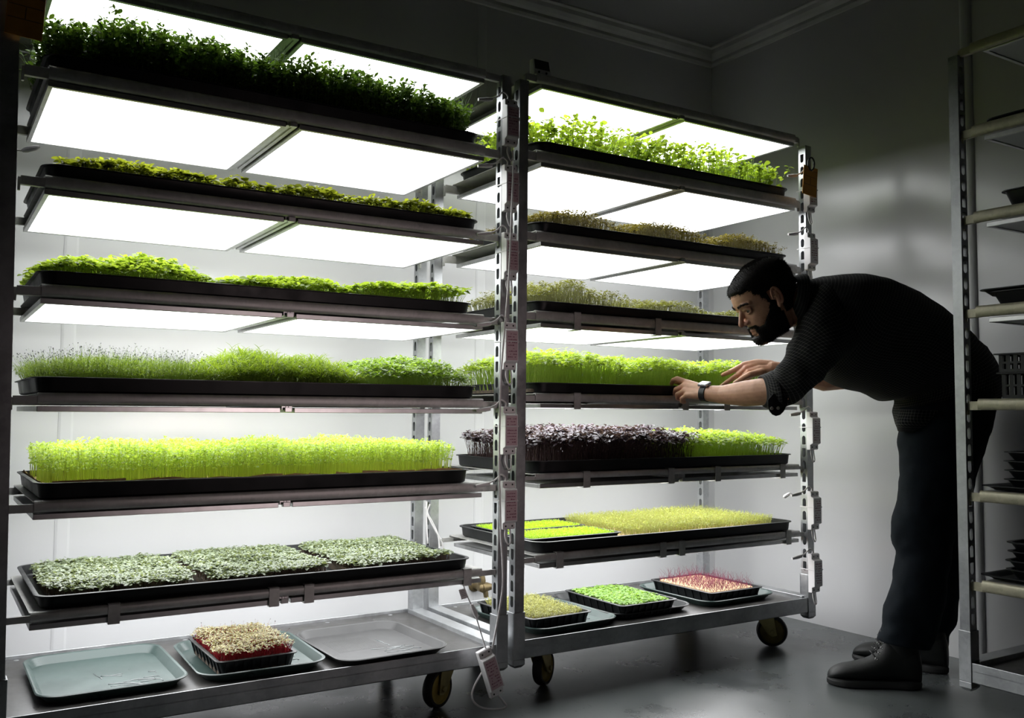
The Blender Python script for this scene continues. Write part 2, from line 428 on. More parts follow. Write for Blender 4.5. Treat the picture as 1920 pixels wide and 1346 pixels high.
def trolley(label, loc, rotz, xl, xr, posts_z=2.017, cyaws=(0.3, 2.2, 0.5, 1.5), lean=(0, 0), pw=0.035, pwl=None):
    """xl / xr: outer faces of the left and right uprights; front of the uprights at y=-0.03"""
    r = thing('container_trolley', label, 'trolley', loc, (0, 0, rotz), 'galvanised trolleys on castors')
    pd = 0.035
    Y0, Y1 = -0.03, 0.595
    ZT = 0.193
    f = MB()
    # edge angles: vertical flange and an inward ledge
    def rail_x(ys, inward):
        y0 = ys; y1 = ys + inward * 0.004
        f.box(xl + 0.01, xr - 0.01, min(y0, y1), max(y0, y1), ZT - 0.058, ZT)
        f.box(xl + 0.01, xr - 0.01, min(y0, ys + inward * 0.03), max(y0, ys + inward * 0.03), ZT - 0.026, ZT - 0.022)
        f.box(xl + 0.01, xr - 0.01, min(y0, ys + inward * 0.012), max(y0, ys + inward * 0.012), ZT - 0.058, ZT - 0.054)
    rail_x(Y0 - 0.001, 1); rail_x(Y1 + 0.001, -1)
    for xe, s in ((xl, 1), (xr, -1)):
        xa, xb = sorted((xe, xe + s * 0.05))
        f.box(xa, xb, Y0 + 0.02, Y1 - 0.02, ZT - 0.05, ZT + 0.004)
    for k in range(3):
        xc = xl + (xr - xl) * (k + 1) / 4
        f.box(xc - 0.02, xc + 0.02, Y0 + 0.03, Y1 - 0.03, ZT - 0.055, ZT - 0.028)
    f.build('deck_frame', M['steel'], r, bevel=0.0015)
    d = MB(); d.box(xl + 0.05, xr - 0.05, Y0 + 0.005, Y1 - 0.005, ZT - 0.021, ZT - 0.011)
    for k in range(6):
        for yy in (Y0 + 0.02, Y1 - 0.02):
            d.lathe([(0.0, 0.0015), (0.006, 0.001), (0.008, 0)], (xl + 0.12 + k * (xr - xl - 0.24) / 5, yy, ZT - 0.011), 'z', 10, mi=1)
    d.build('deck_board', [M['deck_board'], M['steel']], r)
    for i, (px, py) in enumerate(((xl, Y0), (xr - pw, Y0), (xl, Y1 - pd), (xr - pw, Y1 - pd))):
        pw_all = pw
        if px == xl and pwl: pw = pwl
        p = MB(); slotted_post(p, 0, pw, 0, pd, 0, posts_z - 0.14)
        po = p.build('upright', M['steel'], r, loc=(px, py, 0.14))
        po.rotation_euler = (0, lean[0] if px == xl else lean[1], 0)
        s = MB(); e = 0.004
        for z0, z1, g in ((0.135, 0.283, 0.0),):
            s.box(px - e, px + pw + e, py - e, py, z0, z1); s.box(px - e, px + pw + e, py + pd, py + pd + e, z0, z1)
            s.box(px - e, px, py, py + pd, z0, z1); s.box(px + pw, px + pw + e, py, py + pd, z0, z1)
        ring = [[(px - e + (pw + 2 * e) * u, py - e + (pd + 2 * e) * v, 0.135) for u, v in ((0, 0), (1, 0), (1, 1), (0, 1))],
                [(px - e + (pw + 2 * e) * u, py - e + (pd + 2 * e) * v, 0.118) for u, v in ((0, 0), (1, 0), (1, 1), (0, 1))],
                [(px + pw * u, py + pd * v, 0.108) for u, v in ((0.15, 0.1), (0.85, 0.1), (0.85, 0.9), (0.15, 0.9))]]
        s.rings(ring)
        s.build('corner_socket', M['steel'], r, bevel=0.0015)
        pw = pw_all
    for i, (cx, cy) in enumerate(((xl + 0.17, 0.075), (xr - 0.17, 0.075), (xl + 0.17, 0.49), (xr - 0.17, 0.49))):
        caster(r, cx, cy, cyaws[i])
    return r

t1 = trolley('galvanised trolley nearest the camera with pea shoots on brown paper', (0, 0, 0), 0, -0.108, 1.337, pwl=0.05, lean=(-0.012, 0.004), cyaws=(0.2, -2.7, 0.6, 1.2))
t2 = trolley('galvanised trolley the man is leaning over', (0, 0, 0), 0, 1.366, 2.784, lean=(0.006, 0.008), cyaws=(0.55, -0.75, 0.4, 1.9))
t3 = trolley('galvanised trolley with stacked black trays beside the man', (2.414, -1.008, 0), -PI / 2, -0.108, 1.30, cyaws=(-0.1, 1.0, 0.5, 1.3), pw=0.031)

# ------------------------------------------------------------------ shelves and light panels
def shelf(label, x0, z, w, mat, hooks=(0.05, 0.05), rail=0.032, clips=(), drop=0.05, root=None, root_loc=None, rot=0.0, group='steel shelves', rounded=True, bar=True):
    """z: top of the front rail. x0: where the sheet starts"""
    s = thing('trolley_shelf', label, 'shelf', root_loc or (x0, 0, z), (0, 0, rot), group)
    m = MB(); m.box(0, w, -0.016, 0.556, -0.004, -0.002)
    for k in range(1, 4):
        m.box(w * k / 4 - 0.015, w * k / 4 + 0.015, 0.0, 0.54, -0.016, -0.004)
    m.build('shelf_sheet', M['steel_dull'], s)
    for nm, yy, sg in (('front_rail', -0.022, 1), ('rear_rail', 0.562, -1)):
        q = MB()
        prof = [(0.006, 0.0), (0.002, -0.0025), (0.0, -0.008), (0.0, -rail + 0.008), (0.002, -rail + 0.0025), (0.006, -rail), (0.012, -rail), (0.012, -rail + 0.002), (0.007, -rail + 0.002), (0.0035, -rail + 0.005), (0.002, -rail + 0.009), (0.002, -0.009), (0.004, -0.004), (0.008, -0.002), (0.016, -0.003), (0.016, -0.0015), (0.010, 0.0)]
        q.prism([(yy + sg * a, b) for a, b in prof], 'x', 0.002, w - 0.002)
        q.build(nm, mat, s, smooth=0.9)
    for sx in (0, 1):
        for yy in (-0.018, 0.545):
            h = MB()
            a, b = (-hooks[0], 0.012) if sx == 0 else (w - 0.012, w + hooks[1])
            h.box(a, b, yy, yy + 0.004, -rail + 0.002, -0.008)
            h.box(a, b, yy, yy + 0.014, -rail, -rail + 0.003)
            e = a if sx == 0 else b
            h.box(min(e, e + (0.006 if sx else -0.006)), max(e, e + (0.006 if sx else -0.006)), yy, yy + 0.012, -rail - 0.014, -0.012)
            h.build('shelf_hook', mat, s, bevel=0.001)
    for cx in clips:
        c = MB()
        c.box(cx - 0.014, cx + 0.014, -0.0245, -0.022, -drop, 0.002)
        c.box(cx - 0.014, cx + 0.014, -0.0245, 0.03, -drop - 0.0025, -drop)
        c.box(cx - 0.014, cx + 0.014, -0.0245, 0.006, 0.0005, 0.003)
        c.build('clip', mat, s)
    return s

def light_panel(label, cx, cy, z, hw, hd, lit=True, group='lit light panels', loc=None, rot=0.0):
    """z: face of the diffuser, which points down"""
    p = thing('led_light_panel', label, 'light panel', loc or (cx, cy, z), (0, 0, rot), group)
    f = MB(); e = 0.012; h0, h1 = -0.003, 0.011
    f.box(-hw, hw, -hd, -hd + e, h0, h1); f.box(-hw, hw, hd - e, hd, h0, h1)
    f.box(-hw, -hw + e, -hd + e, hd - e, h0, h1); f.box(hw - e, hw, -hd + e, hd - e, h0, h1)
    f.build('frame', M['alu'], p, bevel=0.0012)
    d = MB(); d.box(-hw + e, hw - e, -hd + e, hd - e, 0.0, 0.003)
    d.build('diffuser', M['lit'] if lit else M['unlit'], p)
    b = MB(); b.box(-hw + e, hw - e, -hd + e, hd - e, 0.004, 0.0105)
    b.build('back_plate', M['panel_back'], p)
    return p

C1 = ['the tall dark pea shoots', 'the low brown-green leaves', 'the three bright leafy mounds', 'the fine feathery sprouts', 'the pea shoots on brown paper', 'the grey-green leaf mats']
C2 = ['the airy pea shoots', 'the three brown cress mounds', 'the low brownish mounds', 'the sprouts the man touches', 'the purple basil', 'the lime green punnets']
D1, D2 = 'the empty teal canteen tray', 'the pink-stemmed punnet'
Z1 = [(2.027, 1.996, 1.984), (1.778, 1.743, 1.729), (1.501, 1.470, 1.456), (1.230, 1.199, 1.184), (0.962, 0.933, 0.918), (0.699, 0.670, 0.655), (0.432, 0.407, 0.390)]
Z2 = [(2.056, 2.024, 2.012), (1.795, 1.757, 1.752 - 0.006), (1.523, 1.488, 1.478), (1.257, 1.224, 1.205), (0.984, 0.956, 0.938), (0.720, 0.699, 0.674), (0.458, 0.433, 0.414)]
clips1 = {6: (0.19, 0.60, 0.70, 1.21)}
clips2 = {3: (0.17, 0.53), 4: (0.17, 0.66, 0.87), 5: (0.21, 0.59, 0.82, 1.17), 6: (0.10, 0.55, 0.64, 1.20)}
for cart, (Zs, Cn, below, X0, W, PX) in enumerate(((Z1, C1, D1, -0.012, 1.266, ((-0.011, 0.598), (0.638, 1.252))), (Z2, C2, D2, 1.448, 1.27, ((1.473, 2.082), (2.117, 2.716))))):
    whose = 'trolley nearest the camera' if cart == 0 else 'trolley the man leans over'
    for i, (zt, zb, ze) in enumerate(Zs):
        lab = ('bare top shelf of the %s, holding only lights' % whose) if i == 0 else 'steel shelf under %s' % Cn[i - 1]
        cl = (clips1 if cart == 0 else clips2).get(i, ())
        s = shelf(lab, X0, zt, W, M['steel_dull'], hooks=((0.052, 0.052) if cart == 0 else (0.036, 0.02)), rail=zt - zb, clips=cl, drop=zt - ze + 0.004)
        gx = (PX[0][1] + PX[1][0]) / 2 - X0
        b_ = MB(); b_.box(gx - 0.016, gx - 0.004, -0.01, 0.556, ze - zt + 0.004, -0.004); b_.box(gx + 0.004, gx + 0.016, -0.01, 0.556, ze - zt + 0.004, -0.004)
        b_.box(gx - 0.004, gx + 0.004, -0.01, 0.556, ze - zt + 0.008, -0.004); b_.box(gx - 0.010, gx + 0.010, -0.024, -0.008, ze - zt - 0.001, ze - zt + 0.012)
        b_.build('cross_bar', M['alu'], s, bevel=0.001)
        over = Cn[i] if i < 6 else below
        for k, (pa, pb) in enumerate(PX):
            end = (('dark corner post end', 'strung drivers end'), ('strung drivers end', 'orange tag end'))[cart][k]
            light_panel('lit white panel above %s, %s' % (over, end), (pa + pb) / 2, 0.277, ze, (pb - pa) / 2, 0.291)

# the third trolley carries shelves along the right-hand wall; its long side runs towards the camera
Z3 = [1.79, 1.528, 1.244, 0.968, 0.698, 0.436]
names3 = ['uppermost loaded shelf of the tray trolley', 'shelf under a single black tray, tray trolley', 'shelf under two stacked black trays', 'shelf under the crates behind the man',
          'shelf under the tall stack of thin trays', 'lowest shelf, under the short tray stack']
def on_t3(lx, ly, z):
    return (2.414 + ly, -1.008 - lx, z)
shelf('top shelf of the tray trolley beside the man', 0, 2.045, 1.19, M['brass_rail'], root_loc=on_t3(-0.045, 0, 2.045), rot=-PI / 2, hooks=(0.032, 0.045))
for i, (z, nm) in enumerate(zip(Z3, names3)):
    shelf(nm, 0, z, 1.19, M['brass_rail'], root_loc=on_t3(-0.045, 0, z), rot=-PI / 2, rail=0.034, hooks=(0.032, 0.045))
for z, nm in ((2.012, 'unlit panel under the top shelf of the tray trolley'), (1.742, 'unlit panel under the uppermost loaded tray-trolley shelf'), (1.480, 'unlit panel under the single black tray'), (1.196, 'unlit panel under the two stacked trays')):
    light_panel(nm, 0, 0, z, 0.30, 0.285, lit=False, group='unlit light panels', loc=on_t3(0.29, 0.277, z), rot=-PI / 2)

# ------------------------------------------------------------------ trays
def tray_mesh(hw, hd, h, r, lip, taper, t=0.003, ribs=0):
    mb = MB()
    R = [rrect(0, 0, hw - taper - 0.004, hd - taper - 0.004, r * 0.8, 0.0), rrect(0, 0, hw - taper, hd - taper, r * 0.85, 0.004),
         rrect(0, 0, hw, hd, r, h - 0.003), rrect(0, 0, hw + lip, hd + lip, r + lip, h - 0.003), rrect(0, 0, hw + lip, hd + lip, r + lip, h - 0.0005), rrect(0, 0, hw + lip - 0.001, hd + lip - 0.001, r + lip, h),
         rrect(0, 0, hw - t, hd - t, r - t / 2, h), rrect(0, 0, hw - taper - t, hd - taper - t, r * 0.8, 0.004 + t), rrect(0, 0, hw - taper - t - 0.004, hd - taper - t - 0.004, r * 0.75, t)]
    mb.rings(R)
    if ribs:
        for s in (-1, 1):
            for k in range(ribs):
                y = -hd + 2 * hd * (k + 0.5) / ribs
                mb.box(min(s * hw, s * (hw - taper)), max(s * hw, s * (hw - taper)) + 0.0, y - hd * 0.35 / ribs, y + hd * 0.35 / ribs, 0.006, h - 0.003)
    return mb

def long_tray(label, x0, x1, y0, y1, z, h, r=0.04):
    hw, hd = (x1 - x0) / 2 - 0.008, (y1 - y0) / 2 - 0.008
    o = tray_mesh(hw, hd, h, r, 0.008, 0.005).build('growing_tray', M['tray_black'], None, smooth=0.6, loc=((x0 + x1) / 2, (y0 + y1) / 2, z))
    return tag(o, label, 'tray', 'long black growing trays')

def canteen_tray(label, cx, cy, z, hw, hd, rot, mat, ribs=True):
    mb = MB()
    lip = 0.009
    h = 0.026; s = 0.024; t = 0.003; r = 0.05
    R = [rrect(0, 0, hw - s, hd - s, r, 0, 8), rrect(0, 0, hw - 0.004, hd - 0.004, r + 0.012, h - 0.006, 8), rrect(0, 0, hw, hd, r + 0.014, h - 0.006, 8),
         rrect(0, 0, hw + 0.002, hd + 0.002, r + 0.014, h - 0.002, 8), rrect(0, 0, hw - 0.001, hd - 0.001, r + 0.013, h, 8), rrect(0, 0, hw - 0.006, hd - 0.006, r + 0.011, h - 0.002, 8),
         rrect(0, 0, hw - s + 0.002, hd - s + 0.002, r, t + 0.001, 8), rrect(0, 0, hw - s - 0.004, hd - s - 0.004, r, t, 8)]
    mb.rings(R)
    if ribs:        # fine anti-slip ribs and dried runnels moulded on the bottom
        for k in range(22):
            x = -hw * 0.62 + k * 0.007
            mb.box(x, x + 0.0028, -hd * 0.15, hd * 0.55, t, t + 0.00025)
    rng = random.Random(int(cx * 1000))
    o = mb.build('canteen_tray', mat, None, smooth=0.5, loc=(cx, cy, z))
    o.rotation_euler = (0, 0, rot)
    # shallow pools of standing water left on the tray
    w = MB()
    for k in range(11):
        x, y = rng.uniform(-hw * 0.1, hw * 0.62), rng.uniform(-hd * 0.62, hd * 0.1)
        pts = [(x, y, t - 0.0004)]
        a = rng.choice((0, 0, 0.1, 1.5, -0.2))
        for q in range(rng.randint(3, 7)):
            a += rng.uniform(-0.35, 0.35)
            x += math.cos(a) * 0.014; y += math.sin(a) * 0.014
            pts.append((max(-hw * 0.7, min(hw * 0.7, x)), max(-hd * 0.7, min(hd * 0.7, y)), t - 0.0004))
        w.tube(pts, [0.0012 + 0.0014 * rng.random() for _ in pts], 8)
    w.build('water_trickles', M['water'], o, smooth=0.0)
    return tag(o, label, 'tray', 'canteen trays on the decks')

def punnet(label, cx, cy, z, hw, hd, h=0.05, rot=0.0, group='small black punnets'):
    rb = tray_mesh(hw - 0.008, hd - 0.008, h, 0.014, 0.008, 0.012, ribs=0)
    for s in (-1, 1):
        for k in range(8):
            y = -hd + 0.03 + (2 * hd - 0.06) * k / 7
            rb.prism([(s * (hw - 0.022), 0.004), (s * (hw - 0.009), h - 0.004), (s * (hw - 0.004), h - 0.004), (s * (hw - 0.017), 0.004)], 'y', y - 0.004, y + 0.004)
            x = -hw + 0.03 + (2 * hw - 0.06) * k / 7
            rb.prism([(s * (hd - 0.022), 0.004), (s * (hd - 0.009), h - 0.004), (s * (hd - 0.004), h - 0.004), (s * (hd - 0.017), 0.004)], 'x', x - 0.004, x + 0.004)
    o = rb.build('punnet', M['tray_black'], None, smooth=0.6, loc=(cx, cy, z))
    o.rotation_euler = (0, 0, rot)
    return tag(o, label, 'punnet', group)

m, nt, N, L, b = new_mat('water'); b.inputs['Base Color'].default_value = (0.04, 0.05, 0.05, 1); b.inputs['Roughness'].default_value = 0.04; b.inputs['Specular IOR Level'].default_value = 0.7
M['water'] = m

# ------------------------------------------------------------------ seedlings
LEAF_T = {}
def leaf_template(kind):
    if kind in LEAF_T: return LEAF_T[kind]
    st = {'round': [(0, .02), (.18, .26), (.5, .46), (.82, .34), (1, .03)], 'heart': [(0, .05), (.12, .42), (.4, .5), (.8, .3), (1, .03)],
          'oval': [(0, .02), (.25, .22), (.55, .3), (.85, .18), (1, .01)], 'narrow': [(0, .03), (.25, .10), (.55, .11), (.85, .07), (1, .005)]}[kind]
    droop = {'round': .28, 'heart': .3, 'oval': .22, 'narrow': .35}[kind]
    V = []; F = []
    for t, w in st:
        z = -droop * t * t
        V += [(t, w, z + .22 * w), (t, 0, z), (t, -w, z + .22 * w)]
    for i in range(len(st) - 1):
        a = i * 3; c = a + 3
        F += [(a, a + 1, c + 1, c), (a + 1, a + 2, c + 2, c + 1)]
    LEAF_T[kind] = (np.array(V, np.float32), np.array(F, np.int32))
    return LEAF_T[kind]

class Greens:
    def __init__(s): s.V = []; s.F = []; s.M = []; s.T = []; s.n = 0
    def put(s, V, F, mi, tint):
        """V (N,k,3), F (f,4), tint (N,)"""
        N_, k = V.shape[:2]
        s.F.append((F[None] + (np.arange(N_) * k)[:, None, None] + s.n).reshape(-1, 4))
        s.V.append(V.reshape(-1, 3)); s.M.append(np.full(N_ * len(F), mi, np.int32)); s.T.append(np.repeat(tint, k)); s.n += N_ * k
    def leaves(s, kind, base, yaw, pitch, length, wr, mi, tint, roll=None):
        T, F = leaf_template(kind)
        cy, sy, cp, sp = np.cos(yaw), np.sin(yaw), np.cos(pitch), np.sin(pitch)
        X = np.stack([cy * cp, sy * cp, sp], 1); Y = np.stack([-sy, cy, 0 * sy], 1); Z = np.cross(X, Y)
        if roll is not None:
            c, q = np.cos(roll)[:, None], np.sin(roll)[:, None]
            Y, Z = Y * c + Z * q, Z * c - Y * q
        V = base[:, None] + length[:, None, None] * (T[None, :, 0:1] * X[:, None] + T[None, :, 1:2] * wr[:, None, None] * Y[:, None] + T[None, :, 2:3] * Z[:, None])
        s.put(V, F, mi, tint)
    def stems(s, P, r, mi, tint, taper=0.6):
        """P (N,m,3) polylines"""
        N_, m_ = P.shape[:2]
        a = np.array([0, 2.094, 4.189])
        off = np.stack([np.cos(a), np.sin(a), 0 * a], 1)
        rr = np.linspace(1, taper, m_)
        V = P[:, :, None] + off[None, None] * (np.asarray(r).reshape(-1, 1, 1, 1) * rr[None, :, None, None])
        F = []
        for i in range(m_ - 1):
            for k in range(3):
                k2 = (k + 1) % 3
                F.append((i * 3 + k, i * 3 + k2, i * 3 + 3 + k2, i * 3 + 3 + k))
        s.put(V.reshape(N_, m_ * 3, 3), np.array(F, np.int32), mi, tint)
    def build(s, name, mats, parent):
        V = np.concatenate(s.V).astype(np.float32); F = np.concatenate(s.F).astype(np.int32)
        me = bpy.data.meshes.new(name)
        me.vertices.add(len(V)); me.vertices.foreach_set('co', V.ravel())
        me.loops.add(F.size); me.loops.foreach_set('vertex_index', F.ravel())
        me.polygons.add(len(F)); me.polygons.foreach_set('loop_start', np.arange(0, F.size, 4, dtype=np.int32))
        me.polygons.foreach_set('material_index', np.concatenate(s.M))
        me.polygons.foreach_set('use_smooth', np.ones(len(F), bool))
        at = me.attributes.new('tint', 'FLOAT', 'POINT'); at.data.foreach_set('value', np.concatenate(s.T).astype(np.float32))
        for mm in mats: me.materials.append(mm)
        me.update(calc_edges=True)
        o = bpy.data.objects.new(name, me); COL.objects.link(o); o.parent = parent
        o['kind'] = 'stuff'
        return o

def field(rng, x0, x1, y0, y1, n, rnd=0.35):
    """n jittered points in a rectangle with softened corners -> (n,2) and edge distance 0..1"""
    w, d = x1 - x0, y1 - y0
    nx = max(1, int(math.sqrt(n * w / d))); ny = max(1, int(n / nx))
    gx, gy = np.meshgrid((np.arange(nx) + .5) / nx, (np.arange(ny) + .5) / ny)
    p = np.stack([gx.ravel(), gy.ravel()], 1) + rng.uniform(-.75, .75, (nx * ny, 2)) / np.array([nx, ny])
    p = np.clip(p, 0, 1)
    e = 2 * np.abs(p - .5)
    edge = (e[:, 0] ** 6 + e[:, 1] ** 6) ** (1 / 6)
    keep = edge < 1.04
    return np.stack([x0 + p[:, 0] * w, y0 + p[:, 1] * d], 1)[keep], np.clip(edge[keep], 0, 1), p[keep]

def low_noise(xy, s, seed):
    return np.array([noise.noise((x * s, y * s, seed * 7.3)) for x, y in xy])

SOIL_H = 0.012
def mat_of(label, x0, x1, y0, y1, z, H, n, kind, mats, seed, dome=0.3, bumps=0.12, leaf=0.014, soil='soil', group='beds of seedlings', soil_h=SOIL_H, slab=True, spread=0.15, **kw):
    """one bed of seedlings: growing mat + seedlings"""
    rng = np.random.default_rng(seed)
    cx, cy = (x0 + x1) / 2, (y0 + y1) / 2
    t = thing('microgreen_bed', label, 'microgreens', (cx, cy, z), (0, 0, 0), group)
    x0 -= cx; x1 -= cx; y0 -= cy; y1 -= cy
    if slab:
        sb = MB(); g = 0.004
        sb.rings([rrect(0, 0, x1 - g, y1 - g, 0.02, 0.0), rrect(0, 0, x1 - g, y1 - g, 0.02, soil_h - 0.002), rrect(0, 0, x1 - g - 0.004, y1 - g - 0.004, 0.018, soil_h)])
        sb.build('growing_mat', M[soil], t)
    xy, edge, uv = field(rng, x0, x1, y0, y1, n)
    N_ = len(xy)
    h = H * (1 - dome * edge ** kw.get('dome_pow', 3)) * (1 + bumps * 2 * low_noise(xy, 9.0, seed)) * rng.uniform(0.82, 1.1, N_)
    if 'xdome' in kw: h *= 1 - kw['xdome'] * (2 * np.abs(uv[:, 0] - .5)) ** 2.2
    if 'slope' in kw: h *= 1 + kw['slope'] * (uv[:, 0] - .5)
    base = np.concatenate([xy, np.full((N_, 1), soil_h - 0.002)], 1)
    out = np.stack([np.sign(uv[:, 0] - .5), np.sign(uv[:, 1] - .5)], 1) * (np.abs(uv - .5) * 2) ** 6
    lean = rng.normal(0, spread, (N_, 2)) + out * kw.get('splay', 0.3)
    top = base + np.concatenate([lean * h[:, None], h[:, None]], 1)
    mid = (base + top) / 2 + np.concatenate([-lean * h[:, None] * 0.18, np.zeros((N_, 1))], 1)
    G = Greens()
    tint = np.clip(rng.normal(0.5, 0.22, N_), 0, 1)
    stem_r = kw.get('stem_r', 0.0008)
    yaw = rng.uniform(0, 2 * PI, N_)
    u = lambda a, c: rng.uniform(a, c, N_)
    lf = kw.get('shape', 'round')
    if kind == 'coty':           # thin stem, two seed leaves, some with a second pair
        G.stems(np.stack([base, mid, top], 1), np.full(N_, stem_r), 0, tint)
        for k in (0, 1):
            G.leaves(lf, top, yaw + PI * k + rng.normal(0, .3, N_), u(-.25, .55), leaf * u(.7, 1.25), u(.85, 1.15), 1, np.clip(tint + rng.normal(0, .12, N_), 0, 1), rng.normal(0, .25, N_))
        if kw.get('second', 0) > 0:
            pick = rng.random(N_) < kw['second']
            tp = top[pick] + np.array([0, 0, leaf * .25]); m_ = pick.sum()
            for k in (0, 1):
                G.leaves(lf, tp, yaw[pick] + PI / 2 + PI * k, rng.uniform(.0, .9, m_), leaf * rng.uniform(.45, .95, m_), rng.uniform(.7, 1, m_), 1, np.clip(tint[pick] + .2, 0, 1))
    elif kind == 'pea':          # tall stem with leaf pairs up its length
        G.stems(np.stack([base, mid, top], 1), np.full(N_, stem_r), 0, tint)
        lv = kw.get('levels', (.5, .68, .84, 1.0))
        for j, f in enumerate(lv):
            pos = base * (1 - f) + top * f + (mid - (base + top) / 2) * (4 * f * (1 - f))
            for k in (0, 1):
                keep = rng.random(N_) < kw.get('fill', .85)
                G.leaves(lf, pos[keep], (yaw + j * 1.6 + PI * k + rng.normal(0, .3, N_))[keep], u(.0, 1.0)[keep], (leaf * u(.55, 1.2))[keep], u(.8, 1.2)[keep], 1, np.clip(tint + rng.normal(0, .15, N_), 0, 1)[keep], rng.normal(0, .4, N_)[keep])
    elif kind == 'thread':       # thread-like leaves that arch over
        G.stems(np.stack([base, mid, top], 1), np.full(N_, stem_r), 0, tint)
        for k in range(kw.get('per', 3)):
            f = u(.55, 1.0)[:, None]
            G.leaves('narrow', base * (1 - f) + top * f, yaw + k * 2.1 + rng.normal(0, .4, N_), u(-.1, 1.1), leaf * u(.6, 1.3), u(.7, 1.2) * kw.get('wr', 1), 1, np.clip(tint + rng.normal(0, .15, N_), 0, 1))
    if kw.get('tendrils', 0):    # wiry curling tendrils standing above the leaves
        pk = rng.random(N_) < kw['tendrils']; m_ = pk.sum(); L_ = kw.get('tendril_len', .05)
        pts = [top[pk]]; a = rng.uniform(0, 2 * PI, m_); el = rng.uniform(.5, 1.4, m_); da = rng.normal(0, .7, m_); de = rng.normal(-.25, .35, m_)
        for q in range(5):
            st = L_ / 5 * rng.uniform(.6, 1.3, m_)
            pts.append(pts[-1] + np.stack([np.cos(a) * np.cos(el), np.sin(a) * np.cos(el), np.sin(el)], 1) * st[:, None]); a = a + da; el = el + de
        G.stems(np.stack(pts, 1), np.full(m_, .0006), 0, tint[pk], .5)
    if kw.get('husks', 0):       # dark seed husks held up on thin stalks
        pk = rng.random(N_) < kw['husks']; m_ = pk.sum()
        b2 = top[pk]; hh = rng.uniform(.006, kw.get('husk_h', .026), m_)
        ln = rng.normal(0, .35, (m_, 2)) + out[pk] * .9
        t2 = b2 + np.concatenate([ln * hh[:, None], hh[:, None]], 1)
        G.stems(np.stack([b2, (b2 + t2) / 2, t2], 1), np.full(m_, .00032), 0, tint[pk])
        for k in range(2):
            G.leaves('oval', t2, rng.uniform(0, 6.3, m_), rng.uniform(-1, 1, m_), rng.uniform(.0025, .0045, m_), np.full(m_, 1.2), 2, np.zeros(m_))
    G.build('seedlings', mats, t)
    return t

# palettes: (stem, leaf[, husk])
def pal(name, stem_d, stem_l, leaf_d, leaf_l, trans=0.5, gloss=0.45, husk=None):
    r = [leaf_mat(name + '_stem', stem_d, stem_l, 0.45, 0.5), leaf_mat(name + '_leaf', leaf_d, leaf_l, trans, gloss)]
    r.append(M['husk']); return r
M['husk'] = simple('seed_husk', (0.012, 0.010, 0.012), 0.6)
G_pea_dark = pal('dark_pea', (.05, .10, .02), (.12, .2, .04), (.022, .05, .008), (.10, .18, .03), .4)
G_lettuce = pal('olive_leaf', (.25, .31, .08), (.4, .43, .15), (.06, .075, .012), (.24, .28, .035), .5)
G_bright = pal('bright_leaf', (.30, .42, .07), (.45, .55, .13), (.13, .20, .02), (.31, .42, .075), .5)
G_fine = pal('fine_leaf', (.13, .21, .025), (.25, .34, .055), (.08, .135, .018), (.20, .28, .045), .5)
G_grass = pal('grassy_leaf', (.18, .27, .03), (.3, .4, .07), (.10, .16, .015), (.22, .31, .045), .5)
G_deep = pal('deep_leaf', (.22, .34, .05), (.34, .45, .1), (.06, .115, .018), (.19, .29, .05), .45, .35)
G_lime_pea = pal('lime_pea', (.46, .56, .10), (.64, .72, .22), (.20, .30, .045), (.37, .48, .12), .5)
G_grey = pal('grey_leaf', (.14, .09, .09), (.26, .2, .17), (.075, .10, .055), (.22, .26, .165), .3, .3)
G_air_pea = pal('airy_pea', (.24, .36, .06), (.38, .5, .12), (.10, .165, .016), (.29, .39, .06), .55)
G_brown = pal('brown_cress', (.16, .14, .045), (.28, .25, .085), (.042, .034, .012), (.145, .125, .034), .42)
G_mix = pal('brownish_sprout', (.22, .23, .09), (.34, .35, .16), (.062, .058, .022), (.18, .20, .05), .42)
G_purple = pal('purple_basil', (.07, .045, .05), (.16, .10, .10), (.022, .014, .022), (.10, .065, .085), .25, .35)
G_cress = pal('yellow_cress', (.34, .36, .12), (.5, .5, .22), (.23, .29, .055), (.46, .52, .17), .5)
G_lime = pal('lime_sprout', (.36, .54, .02), (.5, .7, .06), (.33, .50, .014), (.54, .74, .06), .55)
G_red = pal('pink_stem', (.22, .008, .02), (.38, .03, .05), (.09, .072, .03), (.33, .30, .155), .3)
G_sprout = pal('pale_sprout', (.36, .36, .14), (.55, .55, .28), (.16, .16, .04), (.42, .44, .16), .4)
G_radish = pal('round_sprout', (.25, .36, .08), (.4, .5, .16), (.12, .24, .04), (.30, .46, .12), .45)
G_ama = pal('purple_thread', (.12, .01, .04), (.28, .03, .1), (.05, .012, .03), (.16, .03, .07), .35)

# ---- first trolley, top to bottom
long_tray('black tray of the tall dark pea shoots', -0.02, 1.245, -0.02, 0.545, 1.778, 0.034)
long_tray('black tray of the low brown-green leaves', -0.018, 1.246, -0.02, 0.545, 1.5015, 0.031)
long_tray('black tray of the three bright leafy mounds', -0.02, 1.224, -0.02, 0.545, 1.2305, 0.034)
long_tray('black tray of the fine feathery sprouts', -0.024, 1.245, -0.02, 0.545, 0.9625, 0.039)
long_tray('black tray holding the paper-lined pea shoots', -0.01, 1.222, -0.02, 0.54, 0.6995, 0.041)
long_tray('black tray of the three grey-green leaf mats', 0.0, 1.225, -0.02, 0.545, 0.4325, 0.033)
mat_of('tall dark mass of pea shoots with wispy tendrils', 0.0, 1.225, 0.0, 0.52, 1.781, 0.145, 6000, 'pea', G_pea_dark, 1, dome=0.12, leaf=0.017, levels=(.3, .45, .6, .72, .82, .92, 1.0), shape='oval', stem_r=.0011, tendrils=.6, tendril_len=.085, splay=.12, fill=.85)
